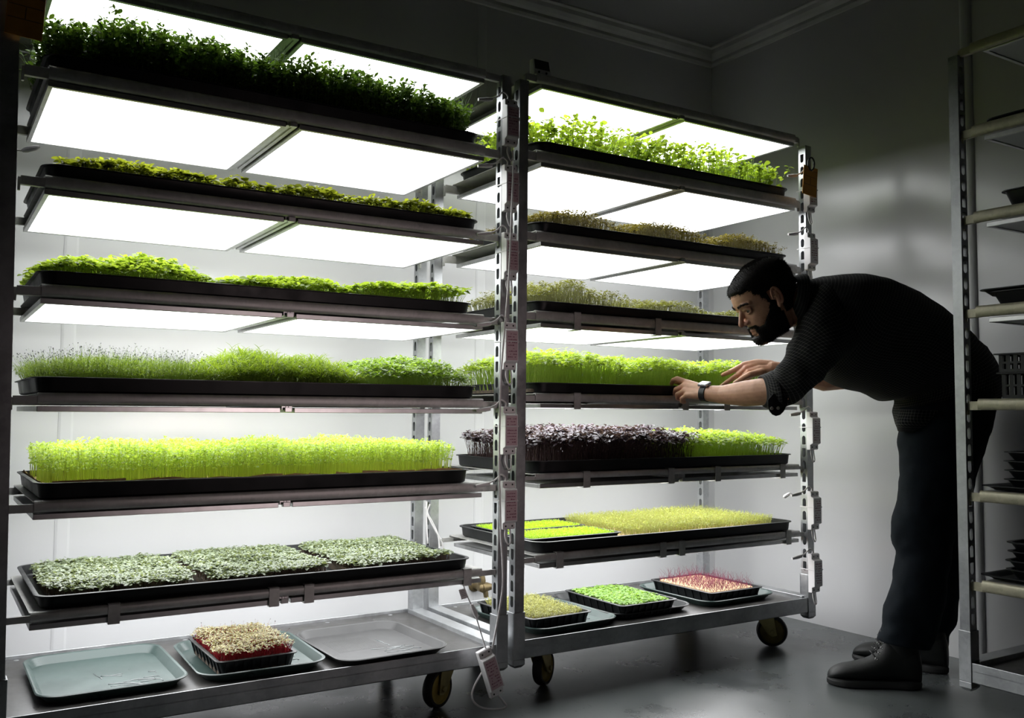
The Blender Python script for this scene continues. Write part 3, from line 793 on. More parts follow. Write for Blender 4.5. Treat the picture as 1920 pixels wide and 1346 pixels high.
for k, (a, c) in enumerate(((0.03, 0.42), (0.425, 0.825), (0.83, 1.225))):
    mat_of('low brown-green leaf bed, ' + ('dark corner post end', 'middle of its tray', 'strung drivers end')[k], a, c, 0.0, 0.52, 1.5045, (0.058, 0.054, 0.056)[k], 1500, 'coty', G_lettuce, 10 + k, dome=0.32, bumps=.25, leaf=0.019, second=.6, shape='round')
for k, (a, c, hh) in enumerate(((-0.005, 0.405, .088), (0.425, 0.825, .070), (0.84, 1.2, .072))):
    mat_of('bright round-leaved mound, ' + ('biggest, by the dark corner post', 'in the middle of its tray', 'flattest, nearest the strung drivers')[k], a, c, 0.0, 0.52, 1.2335, hh, 2000, 'coty', G_bright, 20 + k, dome=(.55, .5, .2)[k], dome_pow=3, bumps=.14, leaf=0.0155, second=.45, shape='heart')
mat_of('fine feathery sprouts topped with dark seed husks', -0.005, 0.40, 0.0, 0.52, 0.9655, 0.082, 3800, 'thread', G_fine, 30, dome=.25, leaf=.014, per=4, wr=.6, husks=.28, husk_h=.034, stem_r=.0006)
mat_of('tall grassy green mound beside the feathery sprouts', 0.39, 0.86, 0.0, 0.52, 0.9655, 0.112, 4600, 'thread', G_grass, 31, xdome=.25, dome=.42, leaf=.030, per=4, wr=.42, husks=.01, stem_r=.0008, dome_pow=2.4)
mat_of('dense darker leafy mound nearest the strung drivers', 0.86, 1.225, 0.0, 0.52, 0.9655, 0.10, 2200, 'coty', G_deep, 32, dome=.45, leaf=.016, second=.6, shape='oval', husks=.05, husk_h=.012)
mat_of('yellow-green pea shoots growing on brown paper', 0.02, 1.19, 0.012, 0.51, 0.7025, 0.100, 4600, 'pea', G_lime_pea, 40, dome=.06, bumps=.08, leaf=.0098, fill=.72, levels=(.52, .66, .78, .88, .96, 1.0), shape='oval', stem_r=.0010, spread=.06, splay=.08, soil='paper', soil_h=.022)
pp = MB(); rg = random.Random(5)
for k in range(14):                 # torn paper liner edge that stands above the tray rim
    xa = 0.030 + k * 0.0822; zz = [0.739 + rg.uniform(0.0, 0.008) for _ in range(3)]
    pp.add([(xa, 0.006, 0.708), (xa + 0.088, 0.006, 0.708), (xa + 0.088, -0.004, zz[2]), (xa + 0.044, -0.005, zz[1]), (xa, -0.004, zz[0])], [(0, 1, 2, 3, 4)])
    pp.add([(xa, 0.0075, 0.708), (xa + 0.088, 0.0075, 0.708), (xa + 0.088, -0.0025, zz[2]), (xa + 0.044, -0.0035, zz[1]), (xa, -0.0025, zz[0])], [(0, 1, 2, 3, 4)])
for k in range(6):
    ya = 0.035 + k * 0.078; zz = [0.739 + rg.uniform(0.0, 0.009) for _ in range(3)]
    pp.add([(0.016, ya, 0.708), (0.016, ya + 0.086, 0.708), (0.006, ya + 0.086, zz[2]), (0.005, ya + 0.043, zz[1]), (0.006, ya, zz[0])], [(0, 1, 2, 3, 4)])
    pp.add([(0.0175, ya, 0.708), (0.0175, ya + 0.086, 0.708), (0.0075, ya + 0.086, zz[2]), (0.0065, ya + 0.043, zz[1]), (0.0075, ya, zz[0])], [(0, 1, 2, 3, 4)])
tag(pp.build('paper_liner', M['paper']), 'torn brown paper liner under the yellow-green pea shoots', 'paper')
for k, (a, c) in enumerate(((0.035, 0.39), (0.425, 0.775), (0.83, 1.185))):
    mat_of('grey-green leaf mat, ' + ('dark corner post end', 'middle of its tray', 'strung drivers end')[k], a, c, 0.025, 0.5, 0.4355, 0.024, 2900, 'coty', G_grey, 50 + k, dome=.12, bumps=.25, leaf=0.0120, second=.6, shape='round', splay=.04, soil_h=.018)

# ---- deck of the first trolley
ZD = 0.1825
canteen_tray('empty teal canteen tray on the nearest trolley deck', 0.203, 0.262, ZD, 0.185, 0.225, 0.0, M['tray_teal'], ribs=False)
canteen_tray('teal canteen tray under the pink-stemmed punnet', 0.596, 0.235, ZD, 0.18, 0.215, -0.03, M['tray_teal'])
canteen_tray('empty grey-brown canteen tray beside the hanging driver', 0.965, 0.185, ZD, 0.18, 0.215, 0.02, M['tray_grey'])
ZP = ZD + 0.0045
punnet('black punnet of pink-stemmed seedlings on a teal tray', 0.567, 0.205, ZP, 0.115, 0.172, 0.05)
mat_of('pink-stemmed seedlings with pale buff leaves', 0.465, 0.669, 0.045, 0.365, ZP + 0.004, 0.040, 2100, 'coty', G_red, 60, dome=.12, bumps=.22, leaf=.0078, second=.5, shape='oval', stem_r=.0009, spread=.2, splay=.1, soil_h=.034, husks=.03, husk_h=.02)

# ---- second trolley
long_tray('black tray of the airy pea shoots', 1.452, 2.702, -0.02, 0.545, 1.7955, 0.033, r=.05)
long_tray('black tray of the three brown cress mounds', 1.452, 2.69, -0.02, 0.545, 1.5235, 0.033, r=.05)
long_tray('black tray of the low brownish mounds by the man', 1.446, 2.69, -0.02, 0.545, 1.2575, 0.033, r=.05)
long_tray('black tray the man is reaching over', 1.446, 2.71, -0.02, 0.545, 0.9845, 0.035, r=.05)
long_tray('black tray of the purple basil and green sprouts', 1.443, 2.706, -0.02, 0.545, 0.7205, 0.040, r=.05)
long_tray('black tray around the lime green punnets and yellow cress', 1.46, 2.704, -0.02, 0.545, 0.4585, 0.037, r=.05)
mat_of('airy pea shoots with separate round leaves against the light', 1.47, 2.685, 0.0, 0.52, 1.7985, 0.142, 1500, 'pea', G_air_pea, 70, dome=.22, bumps=.16, leaf=.0205, levels=(.4, .58, .75, .9, 1.0), shape='round', stem_r=.0011, tendrils=.12, tendril_len=.03, fill=.5, spread=.13)
for k, (a, c) in enumerate(((1.475, 1.865), (1.885, 2.275), (2.295, 2.67))):
    mat_of('brown-green cress mound, ' + ('nearest the drivers between the trolleys', 'in the middle of its tray', 'nearest the orange tag')[k], a, c, 0.0, 0.52, 1.5265, (.092, .098, .098)[k], 2600, 'coty', G_brown, 80 + k, dome=.30, xdome=.55, bumps=.1, leaf=.011, second=.5, shape='oval')
for k, (a, c, hh, nn) in enumerate(((1.47, 1.885, .105, 2300), (1.90, 2.32, .066, 2000), (2.33, 2.67, .056, 1500))):
    mat_of('low brownish mound, ' + ('tallest, by the drivers', 'in the middle of its tray', "smallest, before the man's face")[k], a, c, 0.0, 0.52, 1.2605, hh, nn, 'coty', G_mix, 90 + k, dome=.3, xdome=.45, bumps=.2, leaf=.0105, second=.4, shape='oval', slope=-.2)
for k, (a, c, hh) in enumerate(((1.45, 1.868, .128), (1.872, 2.27, .118), (2.275, 2.67, .118))):
    mat_of(('green sprouts between the drivers and the man', "green sprouts beside the man's watch hand", "green sprouts under the man's bare hand")[k], a, c, 0.006, 0.52, 0.9875, hh, 1500, 'coty', G_bright, 100 + k, xdome=.16, dome=.25, bumps=.1, leaf=.019, second=.6, shape='oval', stem_r=.0011, splay=.22)
mat_of('dark purple basil seedlings', 1.47, 2.20, 0.0, 0.52, 0.7235, 0.118, 2600, 'coty', G_purple, 110, dome=.16, bumps=.1, leaf=.019, second=.8, shape='round', stem_r=.0011, splay=.15)
mat_of('bright green sprouts beside the purple basil', 2.17, 2.68, 0.0, 0.52, 0.7235, 0.102, 2100, 'coty', G_bright, 111, dome=.22, bumps=.1, leaf=.018, second=.6, shape='oval', stem_r=.001)
punnet('black punnet of lime sprouts, tray front edge', 1.685, 0.165, 0.4615, 0.2, 0.105, 0.034)
punnet('black punnet of lime sprouts, wall side of its tray', 1.70, 0.40, 0.4615, 0.2, 0.105, 0.034)
mat_of('short lime green sprouts along the tray front edge', 1.50, 1.87, 0.075, 0.255, 0.465, 0.016, 2300, 'thread', G_lime, 120, dome=.05, bumps=.03, leaf=.006, per=3, soil_h=.02, stem_r=.0007)
mat_of('short lime green sprouts on the wall side', 1.515, 1.885, 0.31, 0.49, 0.465, 0.016, 2000, 'thread', G_lime, 121, dome=.05, bumps=.03, leaf=.006, per=3, soil_h=.02, stem_r=.0007)
mat_of('yellowish cress next to the lime sprouts', 1.925, 2.66, 0.035, 0.515, 0.4615, 0.048, 5200, 'thread', G_cress, 122, dome=.12, bumps=.08, leaf=.0085, per=3, soil='seed_mat', stem_r=.0007)

# ---- deck of the second trolley
canteen_tray('teal canteen tray under the pale-sprout punnet', 1.655, 0.235, ZD, 0.19, 0.215, 0.05, M['tray_teal'], ribs=False)
canteen_tray('black canteen tray under the middle punnet', 2.035, 0.27, ZD, 0.19, 0.215, 0.0, M['tray_black'], ribs=False)
canteen_tray('dark teal canteen tray under the purple-thread punnet', 2.475, 0.265, ZD, 0.195, 0.215, 0.02, M['tray_teal'], ribs=False)
punnet('black punnet of pale sprouting seeds by the uprights', 1.60, 0.215, ZP, 0.13, 0.18, 0.05, 0.03)
punnet('black punnet of small round green sprouts', 2.0, 0.225, ZP, 0.135, 0.18, 0.05, 0.0)
punnet('black punnet of seeds with purple threads', 2.45, 0.235, ZP, 0.145, 0.18, 0.05, 0.0)
mat_of('pale sprouting seeds with short roots', 1.49, 1.71, 0.055, 0.375, ZP + .004, 0.024, 1500, 'thread', G_sprout, 130, dome=.05, leaf=.008, per=3, soil='soil', soil_h=.036)
mat_of('small round green sprouts in their punnet', 1.89, 2.11, 0.065, 0.385, ZP + .004, 0.014, 1300, 'coty', G_radish, 131, dome=.05, leaf=.010, shape='heart', soil_h=.036)
mat_of('buff seed bed with wiry purple threads', 2.33, 2.57, 0.075, 0.395, ZP + .004, 0.012, 1100, 'thread', G_ama, 132, dome=.1, leaf=.004, per=1, soil='seed_mat', soil_h=.046, tendrils=.45, tendril_len=.045, spread=.5)

# ---- trays stored on the third trolley
def t3_tray(label, lx0, lx1, ly0, ly1, z, h, group):
    hw, hd = (lx1 - lx0) / 2 - 0.01, (ly1 - ly0) / 2 - 0.01
    o = tray_mesh(hw, hd, h, 0.02, 0.010, 0.014).build('black_tray', M['tray_black'], None, smooth=0.6, loc=on_t3((lx0 + lx1) / 2, (ly0 + ly1) / 2, z))
    o.rotation_euler = (0, 0, -PI / 2)
    return tag(o, label, 'tray', group)
t3_tray('flat black tray on the uppermost loaded tray-trolley shelf', -0.02, 1.1, 0.0, 0.5, 1.7915, 0.014, 'trays on the tray trolley')
t3_tray('single small black tray beside the pale strip', 0.02, 0.6, 0.0, 0.33, 1.5295, 0.05, 'trays on the tray trolley')
t3_tray('lower of two stacked black trays above the man', -0.024, 0.58, 0.0, 0.36, 1.2455, 0.04, 'trays on the tray trolley')
t3_tray('upper wider tray of the two-tray stack', -0.048, 0.62, -0.01, 0.4, 1.2735, 0.02, 'trays on the tray trolley')
def net_crate(label, lx0, lx1, ly0, ly1, z, h):
    mb = MB(); a, b_ = lx1 - lx0, ly1 - ly0
    mb.box(0, a, 0, b_, 0, 0.003)
    for zz in (0.003, h * 0.45, h - 0.006):
        mb.box(0, a, 0, 0.003, zz, zz + 0.006); mb.box(0, a, b_ - 0.003, b_, zz, zz + 0.006); mb.box(0, 0.003, 0, b_, zz, zz + 0.006); mb.box(a - 0.003, a, 0, b_, zz, zz + 0.006)
    n = int(a / 0.022)
    for k in range(n + 1):
        x = (a - 0.012) * k / n
        mb.box(x, x + 0.012, 0.0003, 0.0027, 0.003, h - 0.002); mb.box(x, x + 0.012, b_ - 0.0027, b_ - 0.0003, 0.003, h - 0.002)
    n = int(b_ / 0.022)
    for k in range(n + 1):
        y = (b_ - 0.012) * k / n
        mb.box(0.0003, 0.0027, y, y + 0.012, 0.003, h - 0.002); mb.box(a - 0.0027, a - 0.0003, y, y + 0.012, 0.003, h - 0.002)
    mb.box(-0.01, a + 0.01, -0.01, 0.003, h - 0.004, h); mb.box(-0.01, a + 0.01, b_ - 0.003, b_ + 0.01, h - 0.004, h); mb.box(-0.01, 0.003, 0, b_, h - 0.004, h); mb.box(a - 0.003, a + 0.01, 0, b_, h - 0.004, h)
    o = mb.build('net_crate', M['tray_black'], None, loc=on_t3(lx0, ly0, z)); o.rotation_euler = (0, 0, -PI / 2)
    return tag(o, label, 'crate', 'black net crates')
net_crate('lower black net crate behind the man', 0.008, 0.6, 0.02, 0.4, 0.9695, 0.075)
net_crate('upper black net crate behind the man', 0.003, 0.6, 0.015, 0.4, 1.0455, 0.055)
t3_tray('flat black tray under the tall stack of thin trays', -0.058, 1.1, -0.005, 0.5, 0.6995, 0.014, 'trays on the tray trolley')
t3_tray('flat black tray under the short tray stack', -0.068, 1.1, -0.005, 0.5, 0.4375, 0.014, 'trays on the tray trolley')
for k in range(4):
    t3_tray(('bottom', 'second from bottom', 'second from top', 'topmost')[k] + ' of the four thin black trays, taller stack', -0.006 + .002 * (k % 2), 0.5, 0.02, 0.32, 0.704 + 0.0265 * k, 0.030, 'thin trays in the taller stack')
for k in range(4):
    t3_tray(('bottom', 'second from bottom', 'second from top', 'topmost')[k] + ' of the four black trays, lowest shelf stack', -0.012 + .003 * k, 0.5, 0.03 - .008 * (k % 2), 0.32, 0.442 + 0.0265 * k, 0.030, 'black trays in the lowest stack')

# ------------------------------------------------------------------ LED drivers, cables, tags
def driver(label, loc, rot=(0, 0, 0), mat='white_plastic', lab_mat='pink_label', leads=True, L_=0.152, group='LED drivers', tie=True, lead_left=0.09, loop=True, lead_up=0.0):
    """case stands on its end; back against y=0, face towards -y"""
    t = thing('led_driver', label, 'LED driver', loc, rot, group)
    hw = 0.0235; d = 0.032; h = L_ / 2
    prof = [(0, -h), (-0.015, -h), (-0.019, -h + 0.004), (-0.019, -h + 0.02), (-d, -h + 0.026), (-d, h - 0.026), (-0.019, h - 0.02), (-0.019, h - 0.004), (-0.015, h), (0, h)]
    mb = MB(); mb.prism(prof, 'x', -hw, hw)
    mb.build('case', M[mat], t, bevel=0.0018)
    lb = MB(); lb.box(-hw + 0.003, hw - 0.003, -d - 0.0006, -d, -h + 0.03, h - 0.03)
    lo = lb.build('label', M[lab_mat], t)
    pr = MB(); rng = random.Random(int(loc[2] * 1000))
    for k in range(9):                     # rows of small print
        z = h - 0.040 - k * 0.0092
        x = -hw + 0.007
        while x < hw - 0.009:
            w = rng.uniform(0.002, 0.007)
            if rng.random() < 0.75: pr.box(x, min(x + w, hw - 0.006), -d - 0.0010, -d - 0.0006, z, z + rng.uniform(0.0018, 0.004))
            x += w + 0.0018
    pr.build('print', M['print'], lo)
    for s in (-1, 1):
        for zz in (h - 0.011, -h + 0.011):
            sc = MB(); sc.lathe([(0.0, -0.0196), (0.003, -0.0196), (0.003, -0.0186)], (s * 0.012, 0, zz), 'y', 10)
            sc.build('screw_hole', M['black'], t)
    if tie:
        q = MB()
        for zz in (0.012,):
            q.box(-hw - 0.0015, hw + 0.0015, -d - 0.0022, -d - 0.0008, zz, zz + 0.0035); q.box(-hw - 0.0015, -hw, -d - 0.001, 0.036, zz, zz + 0.0035); q.box(hw, hw + 0.0015, -d - 0.001, 0.036, zz, zz + 0.0035)
            q.box(hw, hw + 0.008, -d + 0.01, -d + 0.016, zz - 0.001, zz + 0.0045)
        q.build('cable_tie', M['cable'], t)
    if leads:
        c = MB()
        c.tube(smooth_path([(-0.008, -0.008, h - 0.002), (-0.010, -0.012, h + 0.012), (-0.028, -0.012, h + 0.020 + lead_up), (-0.045, -0.006, h + 0.004 + lead_up), (-lead_left, 0.002, h - 0.010 + lead_up)]), 0.0026, 8)
        c.build('lead', M['cable'], t, smooth=0.0)
        k = MB(); kz = h - 0.010 + lead_up
        k.tube([(-lead_left + 0.014, 0.000, kz + 0.003), (-lead_left - 0.004, 0.002, kz), (-lead_left - 0.034, 0.006, kz - 0.004)], [0.0065, 0.0075, 0.005], 8)
        k.build('plug', M['cable'], t, smooth=0.8)
    if loop:
        c = MB()
        c.tube(smooth_path([(-0.006, -0.008, -h + 0.002), (-0.010, -0.012, -h - 0.02), (0.0, -0.014, -h - 0.046), (0.012, -0.010, -h - 0.040), (0.014, -0.004, -h - 0.012), (0.012, -0.004, -h + 0.004)]), 0.0026, 8)
        c.build('loop_lead', M['cable'], t, smooth=0.0)
    return t

zs = (1.855, 1.64, 1.42, 1.131, 0.862, 0.627)
nth = ('topmost', 'second from top', 'third from top', 'fourth from top', 'fifth from top', 'lowest strapped')
for z, n_ in zip(zs, nth):
    driver('%s LED driver on the upright between the trolleys' % n_, (1.328, -0.0365, z), lead_left=0.075, group='drivers on the upright between the trolleys')
driver('pink LED driver hanging loose below the uprights by its cable', (1.2440, -0.0750, 0.1280), (0, math.radians(-19), 0), leads=False, loop=False, tie=False, group='drivers on the upright between the trolleys')
for z, n_, ld in ((1.812, 'grey driver half behind the orange tag on the far upright', True), (1.575, 'white driver on the far upright above the man', True), (0.853, "white driver on the far upright below the man's elbow", True), (0.537, 'white driver on the far upright beside the yellow cress', True), (0.291, 'lowest white driver, above the far deck corner', True)):
    driver(n_, (2.765, -0.0365, z), lab_mat='white_plastic', lead_left=0.075, group='drivers on the far upright')

# long mains cable down the upright to the hanging driver
c = MB()
c.tube(smooth_path([(1.3260, -0.0740, 1.7270), (1.3210, -0.0760, 1.6400), (1.3180, -0.0760, 1.5530), (1.3090, -0.0760, 1.3450), (1.2960, -0.0760, 1.1930), (1.2820, -0.0760, 1.0360), (1.2780, -0.0780, 0.9080), (1.2770, -0.0780, 0.7420), (1.2840, -0.0780, 0.5540), (1.2930, -0.0780, 0.3990), (1.2760, -0.0820, 0.3010), (1.2510, -0.0860, 0.1970)]), 0.0031, 8)
tag(c.build('power_cable', M['cable'], smooth=0.0), 'long pinkish white cable running down the upright to the hanging driver', 'cable')
c = MB()
c.tube(smooth_path([(1.2690, -0.0900, 0.0570), (1.2880, -0.0900, 0.0370), (1.3000, -0.0900, 0.0190), (1.2790, -0.0900, 0.0140), (1.2250, -0.0850, 0.0230), (1.1940, -0.0800, 0.0430), (1.1870, -0.0750, 0.0660), (1.1990, -0.0700, 0.0920), (1.2320, -0.0580, 0.1240)]), 0.0031, 8)
tag(c.build('cable_loop', M['cable'], smooth=0.0), 'white cable looping under the hanging driver', 'cable')
t = thing('connector_cable', 'white plug lead with a paper flag going to the hanging driver', 'cable', (1.1990, -0.0600, 0.3170))
bx, by, bz = (1.1990, -0.0600, 0.3170)
def rel(p): return (p[0] - bx, p[1] - by, p[2] - bz)
c = MB(); c.tube(smooth_path([rel((1.1780, -0.0300, 0.3910)), rel((1.1850, -0.0450, 0.3570)), rel((1.1910, -0.0550, 0.3360)), (0, 0, 0), rel((1.2060, -0.0640, 0.2940)), rel((1.2180, -0.0740, 0.2460)), rel((1.2280, -0.0860, 0.2010))]), 0.0021, 8)
c.build('wire', M['cable'], t, smooth=0.0)
k = MB(); k.tube([rel((1.1930, -0.0570, 0.3330)), rel((1.1960, -0.0580, 0.3240)), rel((1.2050, -0.0600, 0.3050)), rel((1.2080, -0.0620, 0.2930))], [0.005, 0.008, 0.0085, 0.004], 8); k.build('plug', M['cable'], t, smooth=0.7)
f = MB(); a, b_, c_, d_ = rel((1.1520, -0.0500, 0.3790)), rel((1.1740, -0.0500, 0.3820)), rel((1.1860, -0.0500, 0.3530)), rel((1.1630, -0.0500, 0.3490))
f.add([a, b_, c_, d_], [(0, 1, 2, 3)]); f.add([(p[0], p[1] + 0.001, p[2]) for p in (a, b_, c_, d_)], [(3, 2, 1, 0)])
fo = f.build('paper_flag', M['white_plastic'], t)
pr = MB()
for k in range(4):
    u = 0.2 + 0.16 * k
    p0 = Vector(a).lerp(Vector(d_), u).lerp(Vector(b_).lerp(Vector(c_), u), 0.2); p1 = Vector(a).lerp(Vector(d_), u).lerp(Vector(b_).lerp(Vector(c_), u), 0.8)
    pr.tube([p0 + Vector((0, -0.0006, 0)), p1 + Vector((0, -0.0006, 0))], 0.0006, 4)
pr.build('print', M['black_print'], fo)
# white cables slung on the rear upright
c = MB()
for pts in (((1.3410, 0.5500, 0.5680), (1.3520, 0.5460, 0.5390), (1.3710, 0.5420, 0.5050), (1.3870, 0.5380, 0.4690), (1.3940, 0.5340, 0.4250), (1.3970, 0.5300, 0.3710)), ((1.3600, 0.5500, 0.5770), (1.3480, 0.5460, 0.5450), (1.3570, 0.5420, 0.5190), (1.3750, 0.5380, 0.4850), (1.4070, 0.5340, 0.4280), (1.4100, 0.5300, 0.3700)), ((1.3470, 0.5500, 0.5880), (1.3460, 0.5460, 0.5100), (1.3490, 0.5420, 0.4320))):
    c.tube(smooth_path(pts), 0.0028, 8)
tag(c.build('cable_loop', M['cable'], smooth=0.0), 'white cables slung on the rear upright behind the grey-green mats', 'cable')
for (x, y, z), lab in (((-0.0480, 0.0200, 1.5680), 'white plug dangling at the dark corner post under the upper light'), ((2.6810, 0.0200, 0.5920), 'white plug dangling by the far upright under the green sprouts')):
    t = thing('cable_plug', lab, 'plug', (x, y, z))
    k = MB(); k.tube([(-0.012, 0, -0.006), (-0.004, 0, -0.002), (0.016, 0, 0.006), (0.026, 0, 0.011)], [0.004, 0.0075, 0.007, 0.003], 8); k.build('plug_body', M['cable'], t, smooth=0.7)
    k = MB(); k.tube(smooth_path([(-0.012, 0, -0.006), (-0.026, 0.0, -0.004), (-0.034, 0, 0.012), (-0.036, 0, 0.03)]) if x < 1 else smooth_path([(0.026, 0, 0.011), (0.06, -0.01, 0.004), (0.1, -0.02, 0.008)]), 0.002, 6); k.build('wire', M['cable'], t, smooth=0.0)

# orange tags on black loops
def orange_tag(label, cx, cz, y, tilt, w=0.082, h=0.118):
    t = thing('orange_tag', label, 'tag', (cx, y, cz), (0, tilt, 0), 'orange tags')
    b_ = MB(); b_.prism([(-w / 2, -h / 2), (w / 2, -h / 2), (w / 2, h / 2), (w * 0.18, h / 2), (w * 0.14, h / 2 - 0.016), (-w * 0.14, h / 2 - 0.016), (-w * 0.18, h / 2), (-w / 2, h / 2)], 'y', -0.0015, 0.0015)
    co = b_.build('card', M['orange'], t, bevel=0.0008)
    ln = MB()
    for k in (0.14, -0.14, 0.36): ln.box(-w / 2 + 0.003, w / 2 - 0.003, -0.0022, -0.0015, k * h, k * h + 0.0014)
    ln.box(-0.001, 0.001, -0.0022, -0.0015, -0.12 * h, 0.12 * h)
    ln.build('ruled_lines', M['print_dark'], co)
    lp = MB(); lp.tube([(0.018 * math.cos(a), -0.001, h / 2 + 0.012 + 0.026 * math.sin(a)) for a in [2 * PI * k / 20 for k in range(21)]], 0.0035, 8)
    lp.build('loop', M['black'], t, smooth=0.0)
    return t
M['print_dark'] = simple('brown_ruling', (0.14, 0.06, 0.01), 0.6)
orange_tag('orange tag hanging from the far upright above the man', 2.728, 1.852, -0.082, 0.10)
orange_tag('orange tag on the dark corner post by the dark pea shoots', -0.068, 1.885, -0.045, 0.06)

# small controller with a dark screen standing on the second trolley's top shelf
t = thing('controller_box', 'small controller box with a dark screen on the top shelf edge', 'controller', (1.487, 0.0, 2.057))
b_ = MB(); b_.prism([(0.0, 0.0), (0.0, 0.02), (0.008, 0.058), (0.03, 0.058), (0.03, 0.0)], 'x', -0.034, 0.034); b_.build('case', M['white_plastic'], t, bevel=0.002)
b_ = MB(); b_.prism([(-0.0005, 0.021), (0.0072, 0.056), (0.0085, 0.056), (0.001, 0.021)], 'x', -0.030, 0.030); b_.build('screen', M['black'], t)
for k in (-0.015, 0.015):
    b_ = MB(); b_.lathe([(0, -0.002), (0.004, -0.002), (0.004, 0.0005)], (k, 0, 0.011), 'y', 10); b_.build('button', M['black'], t)

# ------------------------------------------------------------------ the man
def skin_mat():
    m, nt, N, L, b = new_mat('skin')
    at = N.new('ShaderNodeAttribute'); at.attribute_name = 'blush'
    r = ramp(N, [(0.0, (0.67, 0.37, 0.235)), (1.0, (0.60, 0.28, 0.19))])
    L.new(at.outputs['Fac'], r.inputs[0])
    tc = N.new('ShaderNodeTexCoord'); n = N.new('ShaderNodeTexNoise'); n.inputs['Scale'].default_value = 60; n.inputs['Detail'].default_value = 5
    L.new(tc.outputs['Object'], n.inputs['Vector'])
    mx = N.new('ShaderNodeMix'); mx.data_type = 'RGBA'; mx.blend_type = 'MULTIPLY'; mx.inputs[0].default_value = 0.5
    r2 = ramp(N, [(0.3, (0.75, 0.7, 0.68)), (0.6, (1, 1, 1))]); L.new(n.outputs['Fac'], r2.inputs[0])
    L.new(r.outputs[0], mx.inputs[6]); L.new(r2.outputs[0], mx.inputs[7]); L.new(mx.outputs[2], b.inputs['Base Color'])
    b.inputs['Roughness'].default_value = 0.5
    b.inputs['Subsurface Weight'].default_value = 0.08; b.inputs['Subsurface Radius'].default_value = (0.012, 0.005, 0.003)
    bp_ = N.new('ShaderNodeBump'); bp_.inputs['Strength'].default_value = 0.15; bp_.inputs['Distance'].default_value = 0.001
    L.new(n.outputs['Fac'], bp_.inputs['Height']); L.new(bp_.outputs[0], b.inputs['Normal'])
    return m
M['skin'] = skin_mat()
M['hair'] = simple('dark_hair', (0.012, 0.0095, 0.0075), 0.6, 0.0, 0.2, vary=0.4, scale=120, bump=0.6, bscale=260)
M['eye_white'] = simple('eye_white', (0.38, 0.33, 0.30), 0.35)
M['iris'] = simple('dark_iris', (0.03, 0.02, 0.012), 0.15)
M['lips'] = simple('lips', (0.33, 0.13, 0.11), 0.45)
M['boot'] = simple('black_boot_leather', (0.009, 0.010, 0.0095), 0.55, 0.0, 0.3, vary=0.3, scale=18, bump=0.25, bscale=120)
M['sole'] = simple('boot_sole', (0.012, 0.012, 0.012), 0.7)
M['trouser'] = simple('dark_navy_trousers', (0.0055, 0.0085, 0.012), 0.9, 0.0, 0.15, vary=0.2, scale=30, bump=0.3, bscale=300)
M['band'] = simple('black_watch_band', (0.014, 0.014, 0.016), 0.5)
M['silver'] = simple('silver_watch_case', (0.55, 0.55, 0.56), 0.25, 1.0)
M['screen'] = simple('watch_glass', (0.02, 0.02, 0.025), 0.06, 0.0, 0.9)
M['button'] = simple('pale_button', (0.30, 0.28, 0.26), 0.35)

def check_cloth():
    m, nt, N, L, b = new_mat('dark_checked_flannel')
    uv = N.new('ShaderNodeUVMap'); uv.uv_map = 'UVMap'
    sp = N.new('ShaderNodeSeparateXYZ'); L.new(uv.outputs[0], sp.inputs[0])
    def lines(sock, cell, w):
        a = N.new('ShaderNodeMath'); a.operation = 'DIVIDE'; a.inputs[1].default_value = cell; L.new(sock, a.inputs[0])
        f = N.new('ShaderNodeMath'); f.operation = 'FRACT'; L.new(a.outputs[0], f.inputs[0])
        g = N.new('ShaderNodeMath'); g.operation = 'LESS_THAN'; g.inputs[1].default_value = w; L.new(f.outputs[0], g.inputs[0]); return g.outputs[0]
    ad = N.new('ShaderNodeMath'); ad.operation = 'ADD'
    L.new(lines(sp.outputs[0], 0.0105, 0.2), ad.inputs[0]); L.new(lines(sp.outputs[1], 0.0105, 0.2), ad.inputs[1])
    mu = N.new('ShaderNodeMath'); mu.operation = 'MULTIPLY'; mu.inputs[1].default_value = 0.5; L.new(ad.outputs[0], mu.inputs[0])
    r = ramp(N, [(0.0, (0.013, 0.0135, 0.015)), (0.5, (0.065, 0.063, 0.061)), (1.0, (0.125, 0.12, 0.117))])
    L.new(mu.outputs[0], r.inputs[0]); L.new(r.outputs[0], b.inputs['Base Color'])
    b.inputs['Roughness'].default_value = 0.9; b.inputs['Specular IOR Level'].default_value = 0.2
    n = N.new('ShaderNodeTexNoise'); n.inputs['Scale'].default_value = 400; tc = N.new('ShaderNodeTexCoord'); L.new(tc.outputs['Object'], n.inputs['Vector'])
    bp_ = N.new('ShaderNodeBump'); bp_.inputs['Strength'].default_value = 0.3; bp_.inputs['Distance'].default_value = 0.001
    L.new(n.outputs['Fac'], bp_.inputs['Height']); L.new(bp_.outputs[0], b.inputs['Normal'])
    return m
M['check'] = check_cloth()

man = thing('person', 'man in dark checked shirt bending over to tend the sprouts on the shelf', 'person', (2.596, -0.485, 0), (0, 0, -YAW))

def cat_vals(rows, per):
    """Catmull-Rom through rows of numbers"""
    R = [np.array(r, float) for r in rows]; R = [2 * R[0] - R[1]] + R + [2 * R[-1] - R[-2]]
    out = []
    for i in range(1, len(R) - 2):
        for k in range(per):
            t = k / per; p0, p1, p2, p3 = R[i - 1:i + 3]
            out.append(0.5 * (2 * p1 + (p2 - p0) * t + (2 * p0 - 5 * p1 + 4 * p2 - p3) * t * t + (3 * p1 - p0 - 3 * p2 + p3) * t ** 3))
    out.append(R[-2]); return out

